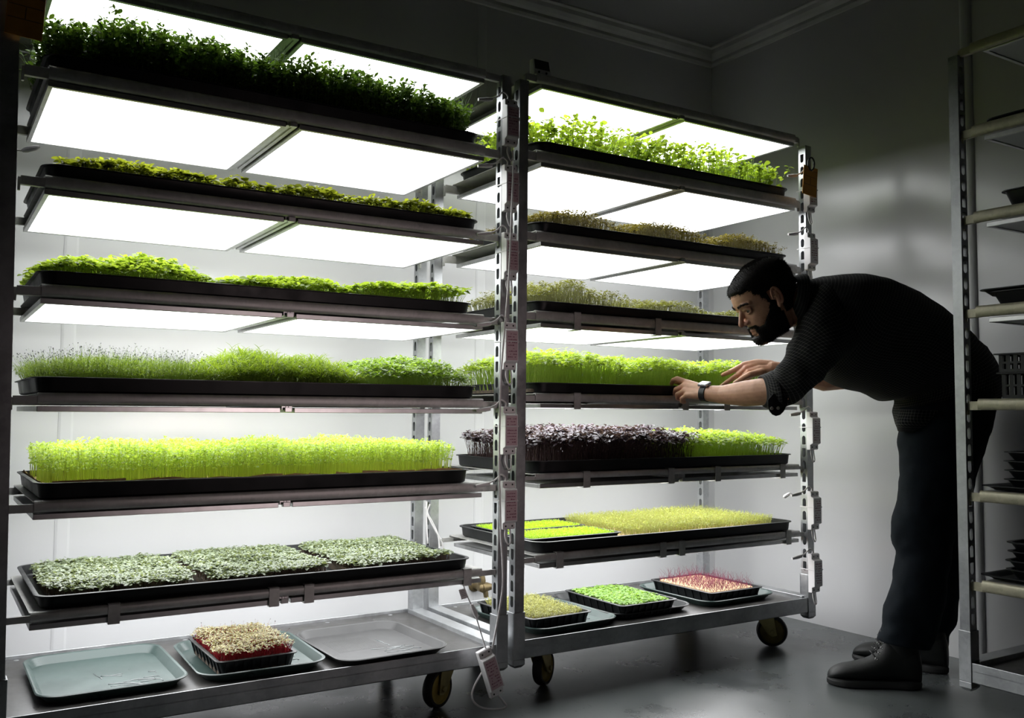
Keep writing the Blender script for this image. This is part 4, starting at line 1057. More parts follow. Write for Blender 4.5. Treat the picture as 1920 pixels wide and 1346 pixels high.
def cloth(name, lofts, mat, parent, thick=0.003, folds=0.004, fscale=9.0, n=56, per=6, seed=1.0):
    """lofts: lists of (edge point, opposite edge point, half depth[, extra fold amount]); rings are ellipses between the two edges"""
    V = []; F = []; UV = []
    for li, secs in enumerate(lofts):
        rows = [tuple(a) + tuple(b_) + (s[2], (s[3] if len(s) > 3 else 1.0)) for s in secs for a, b_ in ((s[0], s[1]),)]
        rows = cat_vals(rows, per)
        o = len(V); run = 0.0; prevc = None
        for ri, rw in enumerate(rows):
            A, B = Vector(rw[0:3]), Vector(rw[3:6]); hd = rw[6]; fa = max(0.0, rw[7])
            c = (A + B) / 2; u = (A - B) / 2
            if prevc is not None: run += (c - prevc).length
            prevc = c
            circ = 2 * PI * math.sqrt((u.length ** 2 + hd * hd) / 2)
            for k in range(n + 1):
                th = 2 * PI * (k % n) / n + PI / 2
                cu, sv = math.cos(th), math.sin(th)
                ex = 0.9
                p = c + u * (abs(cu) ** ex * (1 if cu > 0 else -1)) + Vector((0, 1, 0)) * hd * (abs(sv) ** ex * (1 if sv > 0 else -1))
                nn = (p - c).normalized()
                q = p * fscale
                dsp = noise.noise((q.x + seed, q.y, q.z * 1.3)) + 0.6 * noise.noise((q.x * 2.3, q.y * 2.3 + seed, q.z * 2.9)) + 0.5 * (1 - 2 * abs(noise.noise((q.x * 1.7 + 3, q.y * 1.1, q.z * 1.7 + seed))))
                p = p + nn * (dsp - 0.3) * folds * fa
                V.append(p); UV.append((circ * k / n, run))
        for i in range(len(rows) - 1):
            for k in range(n):
                a = o + i * (n + 1) + k
                F.append((a, a + 1, a + n + 2, a + n + 1))
    me = bpy.data.meshes.new(name); me.from_pydata([tuple(p) for p in V], [], F)
    ul = me.uv_layers.new(name='UVMap')
    idx = np.empty(len(me.loops), np.int32); me.loops.foreach_get('vertex_index', idx)
    ul.data.foreach_set('uv', np.array(UV, np.float32)[idx].ravel())
    me.polygons.foreach_set('use_smooth', [True] * len(me.polygons)); me.materials.append(mat)
    o = bpy.data.objects.new(name, me); COL.objects.link(o); o.parent = parent
    if thick:
        md = o.modifiers.new('solid', 'SOLIDIFY'); md.thickness = thick; md.offset = -1
    return o

def sphere_sweep(mb, pts, n=14, flat=None):
    """tapered limb with round ends: pts = [(pos, r), ...]"""
    pts = [(Vector(p), r) for p, r in pts]
    P_ = []
    (p0, r0), (p1, _) = pts[0], pts[1]; d0 = (p0 - p1).normalized()
    for a in (80, 55, 28): P_.append((p0 + d0 * r0 * math.sin(math.radians(a)), r0 * math.cos(math.radians(a))))
    P_ += pts
    (pe, re), (pd, _) = pts[-1], pts[-2]; d1 = (pe - pd).normalized()
    for a in (28, 55, 80): P_.append((pe + d1 * re * math.sin(math.radians(a)), re * math.cos(math.radians(a))))
    mb.tube([p for p, r in P_], [r for p, r in P_], n)

# ---- head shape (forward X, his left Y, up Z, origin at the ear canal)
HS = 1.0
HEADROWS = [  # z, front, back, half width
    (-0.115, 0.070, 0.015, 0.012), (-0.108, 0.094, -0.010, 0.036), (-0.092, 0.103, -0.025, 0.047), (-0.072, 0.103, -0.040, 0.055), (-0.055, 0.104, -0.055, 0.060), (-0.035, 0.105, -0.074, 0.065),
    (-0.012, 0.103, -0.088, 0.069), (0.012, 0.101, -0.098, 0.073), (0.032, 0.108, -0.103, 0.076), (0.055, 0.108, -0.105, 0.078), (0.080, 0.098, -0.101, 0.076), (0.102, 0.076, -0.088, 0.066), (0.120, 0.044, -0.062, 0.046), (0.130, 0.012, -0.030, 0.022), (0.132, -0.004, -0.014, 0.006)]
HR = cat_vals(HEADROWS, 5)
def head_pt(i, th, grow=0.0):
    z, fr, bk, hw = HR[i]
    xm = -0.012
    cx, sy = math.cos(th), math.sin(th)
    ex = 0.88
    x = xm + ((fr - xm) if cx > 0 else (xm - bk)) * (abs(cx) ** ex) * (1 if cx > 0 else -1)
    y = hw * (abs(sy) ** ex) * (1 if sy > 0 else -1)
    if cx > 0 and grow == 0.0:
        for s in (-1, 1):
            d2 = ((y - s * 0.033) / 0.015) ** 2 + ((z - 0.012) / 0.011) ** 2
            x -= 0.011 * math.exp(-d2)
            d2 = ((y - s * 0.050) / 0.016) ** 2 + ((z + 0.018) / 0.014) ** 2
            x += 0.004 * math.exp(-d2)
        x -= 0.004 * math.exp(-((y / 0.03) ** 2 + ((z + 0.061) / 0.004) ** 2))
        for fz in (0.050, 0.060, 0.070):                      # brow furrows
            x -= 0.0012 * math.exp(-((y / 0.045) ** 2 + ((z - fz) / 0.0025) ** 2))
    v = Vector((x, y, z))
    if grow: v += Vector((cx, sy * 1.15, 0.35 if z > 0.06 else 0)).normalized() * grow
    return v
PSI, PP = math.radians(9), math.radians(32.5)
HF = Vector((-math.cos(PSI) * math.cos(PP), -math.sin(PSI) * math.cos(PP), -math.sin(PP)))
HU = Vector((-math.cos(PSI) * math.sin(PP), -math.sin(PSI) * math.sin(PP), math.cos(PP)))
HL = HU.cross(HF)
EAR = Vector((-0.4511, -0.2250, 1.2927))      # mid-head under the ear canal
def H(x, y, z): return EAR + (HF * x + HL * y + HU * z) * HS
def Hv(v): return H(v[0], v[1], v[2])

body = MB()
NT = 72
body.rings([[Hv(head_pt(i, 2 * PI * k / NT)) for k in range(NT)] for i in range(len(HR))])
def hs(pts, n=12): sphere_sweep(body, [(H(*p), r * HS) for p, r in pts], n)
hs([((0.098, 0, 0.022), 0.0075), ((0.113, 0, 0.000), 0.0085), ((0.125, 0, -0.019), 0.0095)])             # nose ridge
for s in (-1, 1):
    hs([((0.112, s * 0.010, -0.024), 0.0068), ((0.105, s * 0.0125, -0.022), 0.0072)])                       # nostrils
    hs([((0.100, s * 0.012, 0.031), 0.008), ((0.099, s * 0.032, 0.037), 0.0085), ((0.084, s * 0.050, 0.033), 0.008)])  # brow ridge
    hs([((0.100, s * 0.018, 0.018), 0.004), ((0.0985, s * 0.032, 0.0215), 0.0052), ((0.089, s * 0.045, 0.016), 0.004)], 8)    # upper lid
    hs([((0.097, s * 0.020, 0.006), 0.003), ((0.0955, s * 0.032, 0.003), 0.0036), ((0.088, s * 0.043, 0.008), 0.003)], 8)     # lower lid
    # ear: rim, inner ridge, lobe
    ear = []
    for k in range(11):
        a = math.radians(-70 + 250 * k / 10)
        ear.append(((0.006 - 0.017 * math.cos(a), s * (0.078 + 0.010 * (0.4 + 0.6 * math.sin(max(0, a / 2)))), 0.010 + 0.030 * math.sin(a)), 0.0042))
    hs(ear, 8)
    hs([((0.014, s * 0.074, 0.006), 0.005), ((0.006, s * 0.075, 0.014), 0.007), ((0.004, s * 0.075, -0.006), 0.007), ((0.010, s * 0.076, -0.022), 0.0075)], 10)
    hs([((0.002, s * 0.080, 0.026), 0.003), ((-0.002, s * 0.081, 0.008), 0.0034), ((0.004, s * 0.080, -0.010), 0.003)], 8)
hs([((0.098, -0.014, -0.055), 0.005), ((0.1045, 0, -0.054), 0.0066), ((0.098, 0.014, -0.055), 0.005)], 10)
hs([((0.098, -0.013, -0.066), 0.005), ((0.1035, 0, -0.067), 0.0072), ((0.098, 0.013, -0.066), 0.005)], 10)
hs([((0.088, -0.012, -0.100), 0.016), ((0.092, 0.0, -0.098), 0.018), ((0.088, 0.012, -0.100), 0.016)], 12)
# neck, torso, legs
sphere_sweep(body, [(H(-0.034, 0, -0.01), 0.064), (H(-0.050, 0, -0.06), 0.064), ((-0.3102, -0.1900, 1.2816), 0.066), ((-0.2470, -0.1600, 1.2711), 0.08)], 24)
sphere_sweep(body, [((-0.2438, -0.1500, 1.2631), 0.07), ((-0.1307, -0.1100, 1.2315), 0.095), ((0.0345, -0.0600, 1.1724), 0.10), ((0.1852, -0.0100, 1.1113), 0.10), ((0.2725, 0.0200, 1.0247), 0.10)], 24)
sphere_sweep(body, [((-0.2461, -0.2350, 1.2539), 0.048), ((-0.2168, -0.1500, 1.2633), 0.065), ((-0.1693, -0.0400, 1.2848), 0.048)], 20)
sphere_sweep(body, [((0.2385, -0.0300, 0.9803), 0.085), ((0.1605, -0.0900, 0.7883), 0.075), ((0.1065, -0.0900, 0.5358), 0.052), ((0.0893, -0.0850, 0.3739), 0.050), ((0.0457, -0.0850, 0.1692), 0.030), ((0.0318, -0.0900, 0.1173), 0.026)], 20)
sphere_sweep(body, [((0.2905, 0.0800, 0.9823), 0.085), ((0.2617, 0.1100, 0.7800), 0.075), ((0.2499, 0.1300, 0.5095), 0.052), ((0.2412, 0.1400, 0.3357), 0.050), ((0.2133, 0.1600, 0.1404), 0.030), ((0.2301, 0.1650, 0.0916), 0.026)], 20)
# near arm
sphere_sweep(body, [((-0.2497, -0.2450, 1.2441), 0.046), ((-0.3225, -0.2500, 1.1298), 0.044), ((-0.4040, -0.2150, 1.0035), 0.042)], 20)
sphere_sweep(body, [((-0.4041, -0.2150, 1.0000), 0.043), ((-0.4648, -0.1600, 0.9921), 0.0455), ((-0.5071, -0.1150, 0.9874), 0.0435), ((-0.5648, -0.0500, 0.9847), 0.032), ((-0.6153, 0.0000, 0.9910), 0.0265)], 20)
W1 = [((-0.6202, 0.0120, 1.0043), 0.019), ((-0.6232, -0.0020, 0.9853), 0.019)]
def finger(chain): sphere_sweep(body, chain, 10)
for (kp, kr, w) in (((-0.6653, 0.0820, 1.0308), .0125, 0), ((-0.6772, 0.0700, 1.0169), .0130, 0), ((-0.6787, 0.0520, 0.9993), .0125, 1), ((-0.6727, 0.0340, 0.9838), .0115, 1)):
    sphere_sweep(body, [(W1[w][0], 0.019), ((Vector(W1[w][0]) + Vector(kp)) / 2, 0.0155), (kp, kr)], 12)
finger([((-0.6653, 0.0820, 1.0308), .0115), ((-0.6967, 0.1000, 1.0448), .0105), ((-0.7075, 0.1160, 1.0394), .0090), ((-0.7120, 0.1240, 1.0280), .0080)])
finger([((-0.6772, 0.0700, 1.0169), .0115), ((-0.7029, 0.0880, 1.0038), .0105), ((-0.7050, 0.0980, 0.9905), .0092), ((-0.6961, 0.0940, 0.9809), .0082)])
finger([((-0.6787, 0.0520, 0.9993), .0110), ((-0.7011, 0.0660, 0.9861), .0102), ((-0.6997, 0.0740, 0.9728), .0090), ((-0.6890, 0.0700, 0.9690), .0080)])
finger([((-0.6727, 0.0340, 0.9838), .0100), ((-0.6899, 0.0440, 0.9706), .0090), ((-0.6888, 0.0500, 0.9611), .0080), ((-0.6797, 0.0480, 0.9593), .0072)])
finger([((-0.6317, 0.0300, 1.0047), .0140), ((-0.6533, 0.0850, 1.0213), .0125), ((-0.6767, 0.1250, 1.0321), .0105), ((-0.6936, 0.1400, 1.0345), .0088)])
# far arm
sphere_sweep(body, [((-0.1459, -0.0100, 1.2788), 0.046), ((-0.0893, 0.1000, 1.1839), 0.044), ((-0.0283, 0.2200, 1.0568), 0.043)], 20)
sphere_sweep(body, [((-0.0283, 0.2200, 1.0568), 0.042), ((-0.1226, 0.2200, 1.0483), 0.043), ((-0.2140, 0.2150, 1.0676), 0.035), ((-0.3206, 0.2050, 1.0906), 0.026)], 20)
W2 = [((-0.3265, 0.2120, 1.1029), 0.019), ((-0.3301, 0.2000, 1.0843), 0.019)]
for (kp, kr, w) in (((-0.4188, 0.2350, 1.1035), .0125, 0), ((-0.4136, 0.2240, 1.0910), .0130, 0), ((-0.4065, 0.2130, 1.0765), .0125, 1), ((-0.3987, 0.2050, 1.0642), .0110, 1)):
    sphere_sweep(body, [(W2[w][0], 0.019), ((Vector(W2[w][0]) + Vector(kp)) / 2 + Vector((0, 0, 0.006)), 0.0165), (kp, kr)], 12)
finger([((-0.4188, 0.2350, 1.1035), .0115), ((-0.4533, 0.2430, 1.0856), .0100), ((-0.4787, 0.2470, 1.0735), .0088), ((-0.4965, 0.2490, 1.0654), .0078)])
finger([((-0.4136, 0.2240, 1.0910), .0115), ((-0.4410, 0.2360, 1.0672), .0100), ((-0.4765, 0.2400, 1.0430), .0086), ((-0.5053, 0.2380, 1.0226), .0074)])
finger([((-0.4065, 0.2130, 1.0765), .0108), ((-0.4255, 0.2260, 1.0548), .0096), ((-0.4463, 0.2320, 1.0368), .0084), ((-0.4600, 0.2340, 1.0228), .0076)])
finger([((-0.3987, 0.2050, 1.0642), .0098), ((-0.4145, 0.2140, 1.0464), .0086), ((-0.4252, 0.2200, 1.0326), .0076), ((-0.4328, 0.2220, 1.0226), .0070)])
finger([((-0.3647, 0.1900, 1.0757), .0140), ((-0.4111, 0.1800, 1.0651), .0125), ((-0.4402, 0.1830, 1.0492), .0105), ((-0.4644, 0.1900, 1.0334), .0085)])
bo = body.build('body', M['skin'], man)
md = bo.modifiers.new('remesh', 'REMESH'); md.mode = 'VOXEL'; md.voxel_size = 0.0026; md.use_smooth_shade = True
sm = bo.modifiers.new('smooth', 'SMOOTH'); sm.factor = 0.5; sm.iterations = 3
bpy.context.view_layer.update()
ev = bo.evaluated_get(bpy.context.evaluated_depsgraph_get())
me = bpy.data.meshes.new_from_object(ev)
bo.modifiers.clear(); bo.data = me
if not me.materials: me.materials.append(M['skin'])
co = np.empty(len(me.vertices) * 3, np.float32); me.vertices.foreach_get('co', co); co = co.reshape(-1, 3)
bl = np.zeros(len(co), np.float32)
for p, r in ((H(0.126, 0, -0.022), 0.02), (H(0.11, 0.012, -0.024), 0.014), (H(0.106, 0, -0.06), 0.016), (H(-0.014, 0.08, 0.01), 0.035), ((-0.6773, 0.0700, 1.0131), 0.03), ((-0.7075, 0.1160, 1.0394), 0.02), ((-0.7007, 0.0900, 0.9865), 0.025), ((-0.4202, 0.2300, 1.0912), 0.03), ((-0.4944, 0.2490, 1.0654), 0.02)):
    bl = np.maximum(bl, np.exp(-((co - np.array(p)) ** 2).sum(1) / (r * HS) ** 2))
at = me.attributes.new('blush', 'FLOAT', 'POINT'); at.data.foreach_set('value', bl)
me.polygons.foreach_set('use_smooth', [True] * len(me.polygons))

# eyes, brows
for s in (-1, 1):
    e = MB(); c = H(0.0865, s * 0.029, 0.0120)
    e.lathe([(0.0095 * math.cos(a), 0.0095 * math.sin(a)) for a in [math.radians(-85 + 17 * k) for k in range(11)]], tuple(c), 'z', 16)
    eo = e.build('eye', M['eye_white'], man, smooth=0.0)
    e = MB(); sphere_sweep(e, [(H(0.0912, s * 0.029, 0.0095), 0.0056), (H(0.0922, s * 0.029, 0.0090), 0.0054)], 12)
    e.build('iris', M['iris'], eo, smooth=0.0)
    br = MB(); rng = np.random.default_rng(3)
    for k in range(420):
        u = rng.random()
        x0 = 0.1115 - 0.021 * u ** 1.8; y0 = s * (0.010 + 0.044 * u); z0 = 0.033 + 0.005 * math.sin(u * 2.6) + rng.normal(0, 0.0022)
        p = Vector((x0, y0, z0)); q = p + Vector((0.0008, s * 0.006, 0.0025 - 0.004 * u))
        br.tube([H(*p), H(*q)], [0.0006, 0.0002], 3)
    br.build('eyebrow', M['hair'], man)

# hair cap and beard: shells over the head plus short hairs standing on them
def hairline(x, y, z):
    """inside the scalp hair"""
    wob = 0.003 * math.sin(y * 260) + 0.002 * math.sin(y * 610)
    if x >= 0.066: return z > 0.066 + wob + 0.006 * (1 - abs(y) / 0.05)
    if x > 0.050: return z > 0.044 + wob
    if x > 0.037: return z > 0.024 + wob
    if x > 0.021: return z > -0.03
    if x > -0.002: return z > 0.036
    return z > -0.058
def beardline(x, y, z):
    ay = abs(y)
    if x < 0.0: return False
    if ay < 0.022 and -0.074 < z < -0.048 and x > 0.085: return False      # mouth
    if z < -0.050: return True
    if z < -0.040: return x < 0.074 or ay < 0.034
    if -0.050 < z < -0.036 and x > 0.08: return ay < 0.032                 # moustache
    return z < 0.012 and x < 0.032 + (0.008 - z) * 0.78 and x > 0.006
def hair_shell(name, inside, grow_fn, hair_len, dens, seed):
    V = []; F = []; ids = {}
    n = NT * 2
    pts = {}
    nz = len(HR)
    for i in range(nz):
        for k in range(n):
            th = 2 * PI * k / n
            b0 = head_pt(i, th)
            pts[i, k] = (b0, inside(b0.x, b0.y, b0.z))
    def vid(i, k):
        k %= n
        if (i, k) not in ids:
            b0 = pts[i, k][0]; g = grow_fn(b0)
            edge = any(not pts[min(max(i + di, 0), nz - 1), (k + dk) % n][1] for di in (-1, 0, 1) for dk in (-1, 0, 1))
            p = head_pt(i, 2 * PI * k / n, -0.001 if edge else g * (1 + 0.14 * noise.noise((b0.x * 45, b0.y * 45, b0.z * 45 + seed))))
            ids[i, k] = len(V); V.append(Hv(p))
        return ids[i, k]
    for i in range(nz - 1):
        for k in range(n):
            q = [(i, k), (i, (k + 1) % n), (i + 1, (k + 1) % n), (i + 1, k)]
            if sum(pts[a][1] for a in q) >= 3: F.append([vid(*a) for a in q])
    mb = MB(); mb.add(V, F)
    o = mb.build(name, M['hair'], man, smooth=0.0)
    # standing hairs
    rng = np.random.default_rng(seed); g = MB()
    C_ = EAR + HF * (-0.01) + HU * (0.01)
    for f in F:
        c = sum((V[j] for j in f), Vector()) / 4
        nn = (V[f[1]] - V[f[0]]).cross(V[f[3]] - V[f[0]])
        if nn.length < 1e-10: continue
        nn.normalize()
        if nn.dot(c - C_) < 0: nn = -nn
        for _ in range(dens):
            a, b_ = rng.random(2)
            p = V[f[0]] * (1 - a) * (1 - b_) + V[f[1]] * a * (1 - b_) + V[f[2]] * a * b_ + V[f[3]] * (1 - a) * b_
            d = (nn * 0.75 + HF * 0.45 + Vector(rng.normal(0, .35, 3))).normalized() if name == 'hair' else (nn * 0.5 - HU * 0.6 + HF * 0.25 + Vector(rng.normal(0, .35, 3))).normalized()
            side = d.cross(nn).normalized() * 0.00055
            q = p + d * hair_len * rng.uniform(.5, 1.2)
            g.add([p - side, p + side, q], [(0, 1, 2)])
    g.build(name + '_strands', M['hair'], o)
    return o
hair_shell('hair', hairline, lambda b: 0.0045 + 0.004 * max(0, min(1, (b.z - 0.04) / 0.06)) - (0.002 if b.x > 0.01 and b.z < 0.06 else 0), 0.0065, 4, 4)
hair_shell('beard', beardline, lambda b: 0.003 + 0.012 * max(0, min(1, (-b.z - 0.03) / 0.06)) * max(0.25, min(1, (0.10 - abs(b.z + 0.06)) / 0.1)), 0.007, 4, 9)

# ---- shirt
torso = [((0.4174, 0.0400, 0.9691), (0.0868, 0.0300, 0.8615), 0.165, 1.3), ((0.4271, 0.0300, 1.0372), (0.0705, 0.0200, 0.9180), 0.175, 1.2), ((0.3937, 0.0200, 1.1199), (0.0673, 0.0100, 0.9743), 0.172, 1.6), ((0.3139, 0.0000, 1.2050), (0.0047, -0.0100, 0.9662), 0.17, 1.6), ((0.2076, -0.0300, 1.2824), (-0.0715, -0.0300, 0.9934), 0.175),
         ((0.0969, -0.0600, 1.3436), (-0.1490, -0.0500, 1.0110), 0.19), ((-0.0145, -0.0900, 1.3816), (-0.2160, -0.0800, 1.0410), 0.205), ((-0.1173, -0.1200, 1.3932), (-0.2744, -0.1100, 1.0940), 0.205), ((-0.2025, -0.1400, 1.3880), (-0.3120, -0.1400, 1.1644), 0.175), ((-0.2741, -0.1650, 1.3766), (-0.3367, -0.1700, 1.2228), 0.125), ((-0.3270, -0.1900, 1.3602), (-0.3547, -0.1950, 1.2488), 0.088), ((-0.3497, -0.2000, 1.3551), (-0.3662, -0.2100, 1.2613), 0.078)]
near_sleeve = [((-0.2393, -0.2200, 1.3706), (-0.1581, -0.2200, 1.1591), 0.075), ((-0.3111, -0.2550, 1.3301), (-0.1836, -0.2500, 1.1306), 0.082), ((-0.3569, -0.2700, 1.2374), (-0.2241, -0.2650, 1.0982), 0.085, 2.2), ((-0.3841, -0.2650, 1.1544), (-0.2643, -0.2600, 1.0653), 0.080, 3.2), ((-0.4097, -0.2500, 1.1015), (-0.2960, -0.2500, 1.0309), 0.074, 3.8),
               ((-0.4342, -0.2250, 1.0713), (-0.3302, -0.2250, 0.9897), 0.070, 3.8), ((-0.4516, -0.2050, 1.0527), (-0.3721, -0.2000, 0.9530), 0.064, 3.0), ((-0.4590, -0.1800, 1.0449), (-0.4250, -0.1750, 0.9370), 0.058, 1.2), ((-0.4639, -0.1650, 1.0419), (-0.4528, -0.1600, 0.9441), 0.056, 0.8)]
far_sleeve = [((-0.1840, -0.0600, 1.3905), (-0.0982, -0.0500, 1.1910), 0.075), ((-0.1729, 0.0300, 1.3308), (-0.0573, 0.0300, 1.1788), 0.075), ((-0.1398, 0.1200, 1.2439), (-0.0161, 0.1100, 1.1559), 0.066), ((-0.1092, 0.1900, 1.1608), (0.0211, 0.1800, 1.0913), 0.06, 1.6), ((-0.0919, 0.2200, 1.0926), (0.0374, 0.2150, 1.0290), 0.055)]
cloth('shirt', [torso, near_sleeve, far_sleeve], M['check'], man, folds=0.0042)
# rolled cuff, its hanging tab and buttons
cuff = [((-0.4392, -0.2050, 1.0634), (-0.4159, -0.2050, 0.9335), 0.064, 1.5), ((-0.4506, -0.1950, 1.0549), (-0.4310, -0.1900, 0.9334), 0.068, 1.5), ((-0.4612, -0.1750, 1.0486), (-0.4481, -0.1750, 0.9369), 0.066, 1.5), ((-0.4656, -0.1650, 1.0436), (-0.4559, -0.1650, 0.9476), 0.058, 0.6)]
cu = cloth('rolled_cuff', [cuff], M['check'], man, folds=0.004, seed=4.0)
tb = [(-0.4664, -0.2620, 0.9640), (-0.4666, -0.2620, 0.9433), (-0.4616, -0.2620, 0.9279), (-0.4528, -0.2610, 0.9176), (-0.4404, -0.2595, 0.9125), (-0.4258, -0.2570, 0.9160), (-0.4130, -0.2550, 0.9282), (-0.4015, -0.2520, 0.9507), (-0.3972, -0.2500, 0.9784), (-0.4490, -0.2620, 0.9848)]
NB = len(tb)
mb = MB(); mb.add(tb + [(p[0], p[1] + 0.004, p[2]) for p in tb], [tuple(range(NB)), tuple(range(2 * NB - 1, NB - 1, -1))] + [(i, (i + 1) % NB, NB + (i + 1) % NB, NB + i) for i in range(NB)])
tbo = mb.build('cuff_tab', M['check_plain'] if 'check_plain' in M else simple('dark_cuff_lining', (0.014, 0.0145, 0.016), 0.9), man, bevel=0.001)
for p in ((-0.4550, -0.2635, 0.9374), (-0.4338, -0.2615, 0.9384)):
    mb = MB(); mb.lathe([(0, -0.003), (0.0035, -0.003), (0.005, -0.0022), (0.0056, -0.001), (0.0056, 0.001)], p, 'y', 16); mb.build('button', M['button'], tbo, smooth=0.6)
# collar
col = [((-0.3459, -0.2000, 1.3712), (-0.3767, -0.2150, 1.2430), 0.088, .6), ((-0.3599, -0.2050, 1.3704), (-0.3851, -0.2200, 1.2530), 0.086, .6), ((-0.3721, -0.2100, 1.3642), (-0.3821, -0.2220, 1.2669), 0.080, .5)]
cloth('collar', [col, [((-0.3703, -0.2100, 1.3678), (-0.3874, -0.2220, 1.2563), 0.086, .5), ((-0.3503, -0.2030, 1.3778), (-0.3751, -0.2150, 1.2324), 0.096, .5), ((-0.3265, -0.1950, 1.3809), (-0.3585, -0.2000, 1.2092), 0.105, .6)]], M['check'], man, folds=0.002, seed=2.0)
# loose shirt tail in front of the hip
tail = [((0.1590, -0.1000, 0.9334), (0.0319, -0.1000, 0.9363), 0.06, 1.5), ((0.1469, -0.1050, 0.8971), (0.0183, -0.1050, 0.9000), 0.055, 1.6), ((0.1193, -0.1050, 0.8789), (0.0161, -0.1050, 0.8783), 0.045, 1.5), ((0.0684, -0.1050, 0.8677), (0.0194, -0.1050, 0.8639), 0.025, 1.0)]
cloth('shirt_tail', [tail], M['check'], man, folds=0.006, seed=6.0)

# ---- trousers
near_leg = [((0.3714, -0.0300, 1.0238), (0.0687, -0.0300, 0.9422), 0.13), ((0.3542, -0.0600, 0.9492), (0.0494, -0.0600, 0.8778), 0.125), ((0.3310, -0.0800, 0.8651), (0.0364, -0.0800, 0.8234), 0.115), ((0.2797, -0.0900, 0.7564), (0.0381, -0.0900, 0.7478), 0.105, 1.3), ((0.2297, -0.0900, 0.6263), (0.0231, -0.0900, 0.6251), 0.092, 1.6),
            ((0.2002, -0.0900, 0.5184), (0.0049, -0.0900, 0.5173), 0.085, 1.8), ((0.1867, -0.0880, 0.4375), (0.0242, -0.0880, 0.4420), 0.080, 1.8), ((0.1751, -0.0860, 0.3532), (0.0073, -0.0860, 0.3594), 0.077, 1.4), ((0.1601, -0.0830, 0.2635), (-0.0219, -0.0830, 0.2696), 0.073, 1.4), ((0.1309, -0.0800, 0.1773), (-0.0346, -0.0800, 0.1977), 0.068, 1.6), ((0.1156, -0.0800, 0.1347), (-0.0497, -0.0800, 0.1586), 0.066)]
far_leg = [((0.4369, 0.0900, 1.0276), (0.1265, 0.0800, 0.9430), 0.13), ((0.4401, 0.1000, 0.9449), (0.1338, 0.1000, 0.8758), 0.125), ((0.4278, 0.1100, 0.8618), (0.1408, 0.1100, 0.8178), 0.11), ((0.3889, 0.1150, 0.7420), (0.1491, 0.1150, 0.7368), 0.10, 1.3), ((0.3557, 0.1250, 0.5969), (0.1548, 0.1250, 0.6054), 0.088, 1.6),
           ((0.3382, 0.1300, 0.4812), (0.1509, 0.1300, 0.4898), 0.082, 1.8), ((0.3290, 0.1350, 0.3943), (0.1512, 0.1350, 0.3933), 0.078, 1.6), ((0.3214, 0.1400, 0.2884), (0.1438, 0.1400, 0.2969), 0.075, 1.3), ((0.3122, 0.1500, 0.1814), (0.1230, 0.1500, 0.1994), 0.072, 1.3), ((0.2902, 0.1550, 0.1267), (0.1083, 0.1550, 0.1314), 0.068, 1.6), ((0.2839, 0.1600, 0.0874), (0.1020, 0.1600, 0.0959), 0.066)]
cloth('trousers', [near_leg, far_leg], M['trouser'], man, folds=0.0048, seed=8.0)

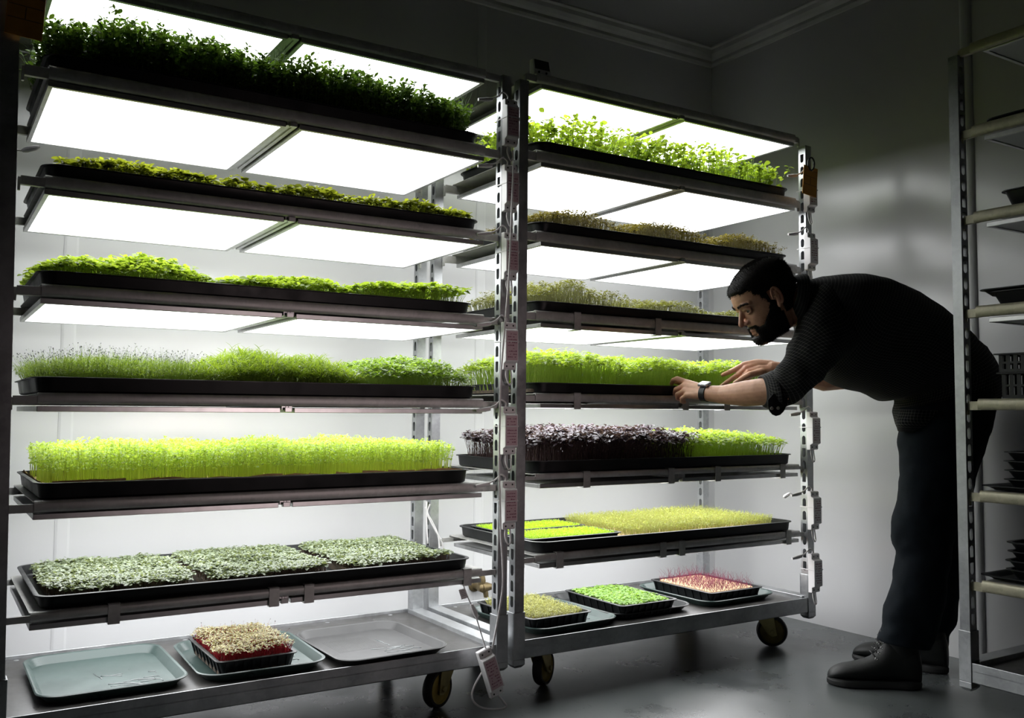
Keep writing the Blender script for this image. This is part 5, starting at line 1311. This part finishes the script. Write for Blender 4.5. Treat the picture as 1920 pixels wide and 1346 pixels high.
# ---- boots
def boot(toe, heel, label_name):
    T, Hh = Vector(toe), Vector(heel)
    ax = (T - Hh); Lb = ax.length; ax.normalize(); sd = Vector((-ax.y, ax.x, 0))
    rows = [(0.0, .022, .105, .022), (.03, .022, .135, .034), (.12, .022, .165, .040), (.25, .022, .175, .041), (.36, .022, .150, .042), (.46, .022, .115, .045), (.58, .022, .092, .049), (.72, .022, .078, .052), (.84, .022, .070, .049), (.93, .022, .058, .040), (.98, .022, .044, .026), (1.0, .022, .030, .010)]
    R = []
    for s_, z0, z1, hw in cat_vals(rows, 3):
        c = Hh + ax * (s_ * Lb); ring = []
        for k in range(24):
            th = 2 * PI * k / 24; cu, su = math.cos(th), math.sin(th)
            zz = (z0 + z1) / 2 + (z1 - z0) / 2 * su
            w = hw * (abs(cu) ** 0.8) * (1 if cu > 0 else -1) * (1.0 if su < 0.2 else 1 - 0.25 * (su - 0.2))
            ring.append((c.x + sd.x * w, c.y + sd.y * w, zz))
        R.append(ring)
    mb = MB(); mb.rings(R)
    # shaft
    sh = []
    for z, fx, bx_, hw in ((.09, .40, .02, .040), (.13, .37, .01, .042), (.17, .345, .01, .043), (.195, .34, .005, .044)):
        c = Hh + ax * ((fx + bx_) / 2 * Lb)
        sh.append([tuple(c + ax * (math.cos(t_) * (fx - bx_) / 2 * Lb) + sd * (math.sin(t_) * hw) + Vector((0, 0, z))) for t_ in [2 * PI * k / 24 for k in range(24)]])
    mb.rings(sh)
    o = mb.build('boot', M['boot'], man, smooth=0.9)
    so = []
    for z, g in ((0.0005, -0.002), (0.006, 0.003), (0.018, 0.004), (0.026, 0.0)):
        ring = []
        for k in range(40):
            t_ = 2 * PI * k / 40; s_ = 0.5 + 0.5 * math.cos(t_)
            hw = np.interp(s_, [0, .03, .15, .35, .5, .7, .85, .95, 1], [.0, .022, .038, .036, .042, .052, .048, .030, .0])
            c = Hh + ax * (s_ * (Lb + 2 * g) - g)
            ring.append(tuple(c + sd * ((hw + g) * (1 if math.sin(t_) >= 0 else -1)) + Vector((0, 0, z))))
        so.append(ring)
    s2 = MB(); s2.rings(so); s2.build('sole', M['sole'], o, smooth=0.6)
    la = MB()
    for k in range(6):
        s_ = 0.50 - 0.022 * k; z = 0.112 + 0.014 * k
        c = Hh + ax * (s_ * Lb) + Vector((0, 0, z))
        la.tube(smooth_path([c - sd * 0.026 - Vector((0, 0, 0.010)) , c - sd * 0.01 + ax * 0.010 + Vector((0, 0, 0.002)), c + sd * 0.01 + ax * 0.010 + Vector((0, 0, 0.004)), c + sd * 0.026 - Vector((0, 0, 0.008))], 4), 0.0022, 6)
    la.build('laces', M['rubber'], o, smooth=0.0)
    for k in range(4):
        for s_ in (-1, 1):
            c = Hh + ax * ((0.49 - 0.03 * k) * Lb) + sd * (s_ * 0.031) + Vector((0, 0, 0.098 + 0.019 * k))
            e = MB(); e.tube([c + (sd * math.cos(t_) * 0 + ax * math.cos(t_) * 0.0036) + Vector((0, 0, math.sin(t_) * 0.0036)) for t_ in [2 * PI * q / 10 for q in range(11)]], 0.0012, 6); e.build('eyelet', M['silver'], o, smooth=0.0)
    return o
boot((-0.2078, -0.0297, 0.0), (0.0871, -0.0857, 0.0), 'near')
boot((-0.0050, 0.2843, 0.0), (0.2641, 0.0968, 0.0), 'far')

# ---- wrist watch
wt = bpy.data.objects.new('wrist_watch', None); COL.objects.link(wt); wt.parent = man
wa = Vector((-0.6134, 0.0000, 0.9910)); wdir = (Vector((-0.6153, 0.0000, 0.9910)) - Vector((-0.5648, -0.0500, 0.9847))).normalized()
wup = (Vector((-0.25, -0.28, 1.0)) - wdir * Vector((-0.25, -0.28, 1.0)).dot(wdir)).normalized(); wsd = wdir.cross(wup)
mb = MB()
for t0, t1_, hw in ((-0.0105, 0.0105, 0),):
    ra = []
    for (off, rr) in ((t0, .0282), (t0, .0312), (t1_, .0312), (t1_, .0282)):
        ra.append([tuple(wa + wdir * off + (wup * math.cos(a) * 0.96 + wsd * math.sin(a) * 1.04) * rr) for a in [2 * PI * k / 36 for k in range(36)]])
    ra.append(ra[0]); mb.rings(ra, False, False)
mb.build('band', M['band'], wt, smooth=0.7)
def obox(c, hx, hy, hz):
    return [tuple(c + wdir * (a * hx) + wsd * (b_ * hy) + wup * (d * hz)) for d in (-1, 1) for a, b_ in ((-1, -1), (1, -1), (1, 1), (-1, 1))]
FB = [(0, 3, 2, 1), (4, 5, 6, 7), (0, 1, 5, 4), (1, 2, 6, 5), (2, 3, 7, 6), (3, 0, 4, 7)]
mb = MB(); mb.add(obox(wa + wup * 0.0335, 0.0185, 0.017, 0.0052), FB); mb.build('watch_case', M['silver'], wt, bevel=0.003)
mb = MB(); mb.add(obox(wa + wup * 0.0388, 0.0165, 0.015, 0.0006), FB); mb.build('watch_face', M['screen'], wt, bevel=0.0005)
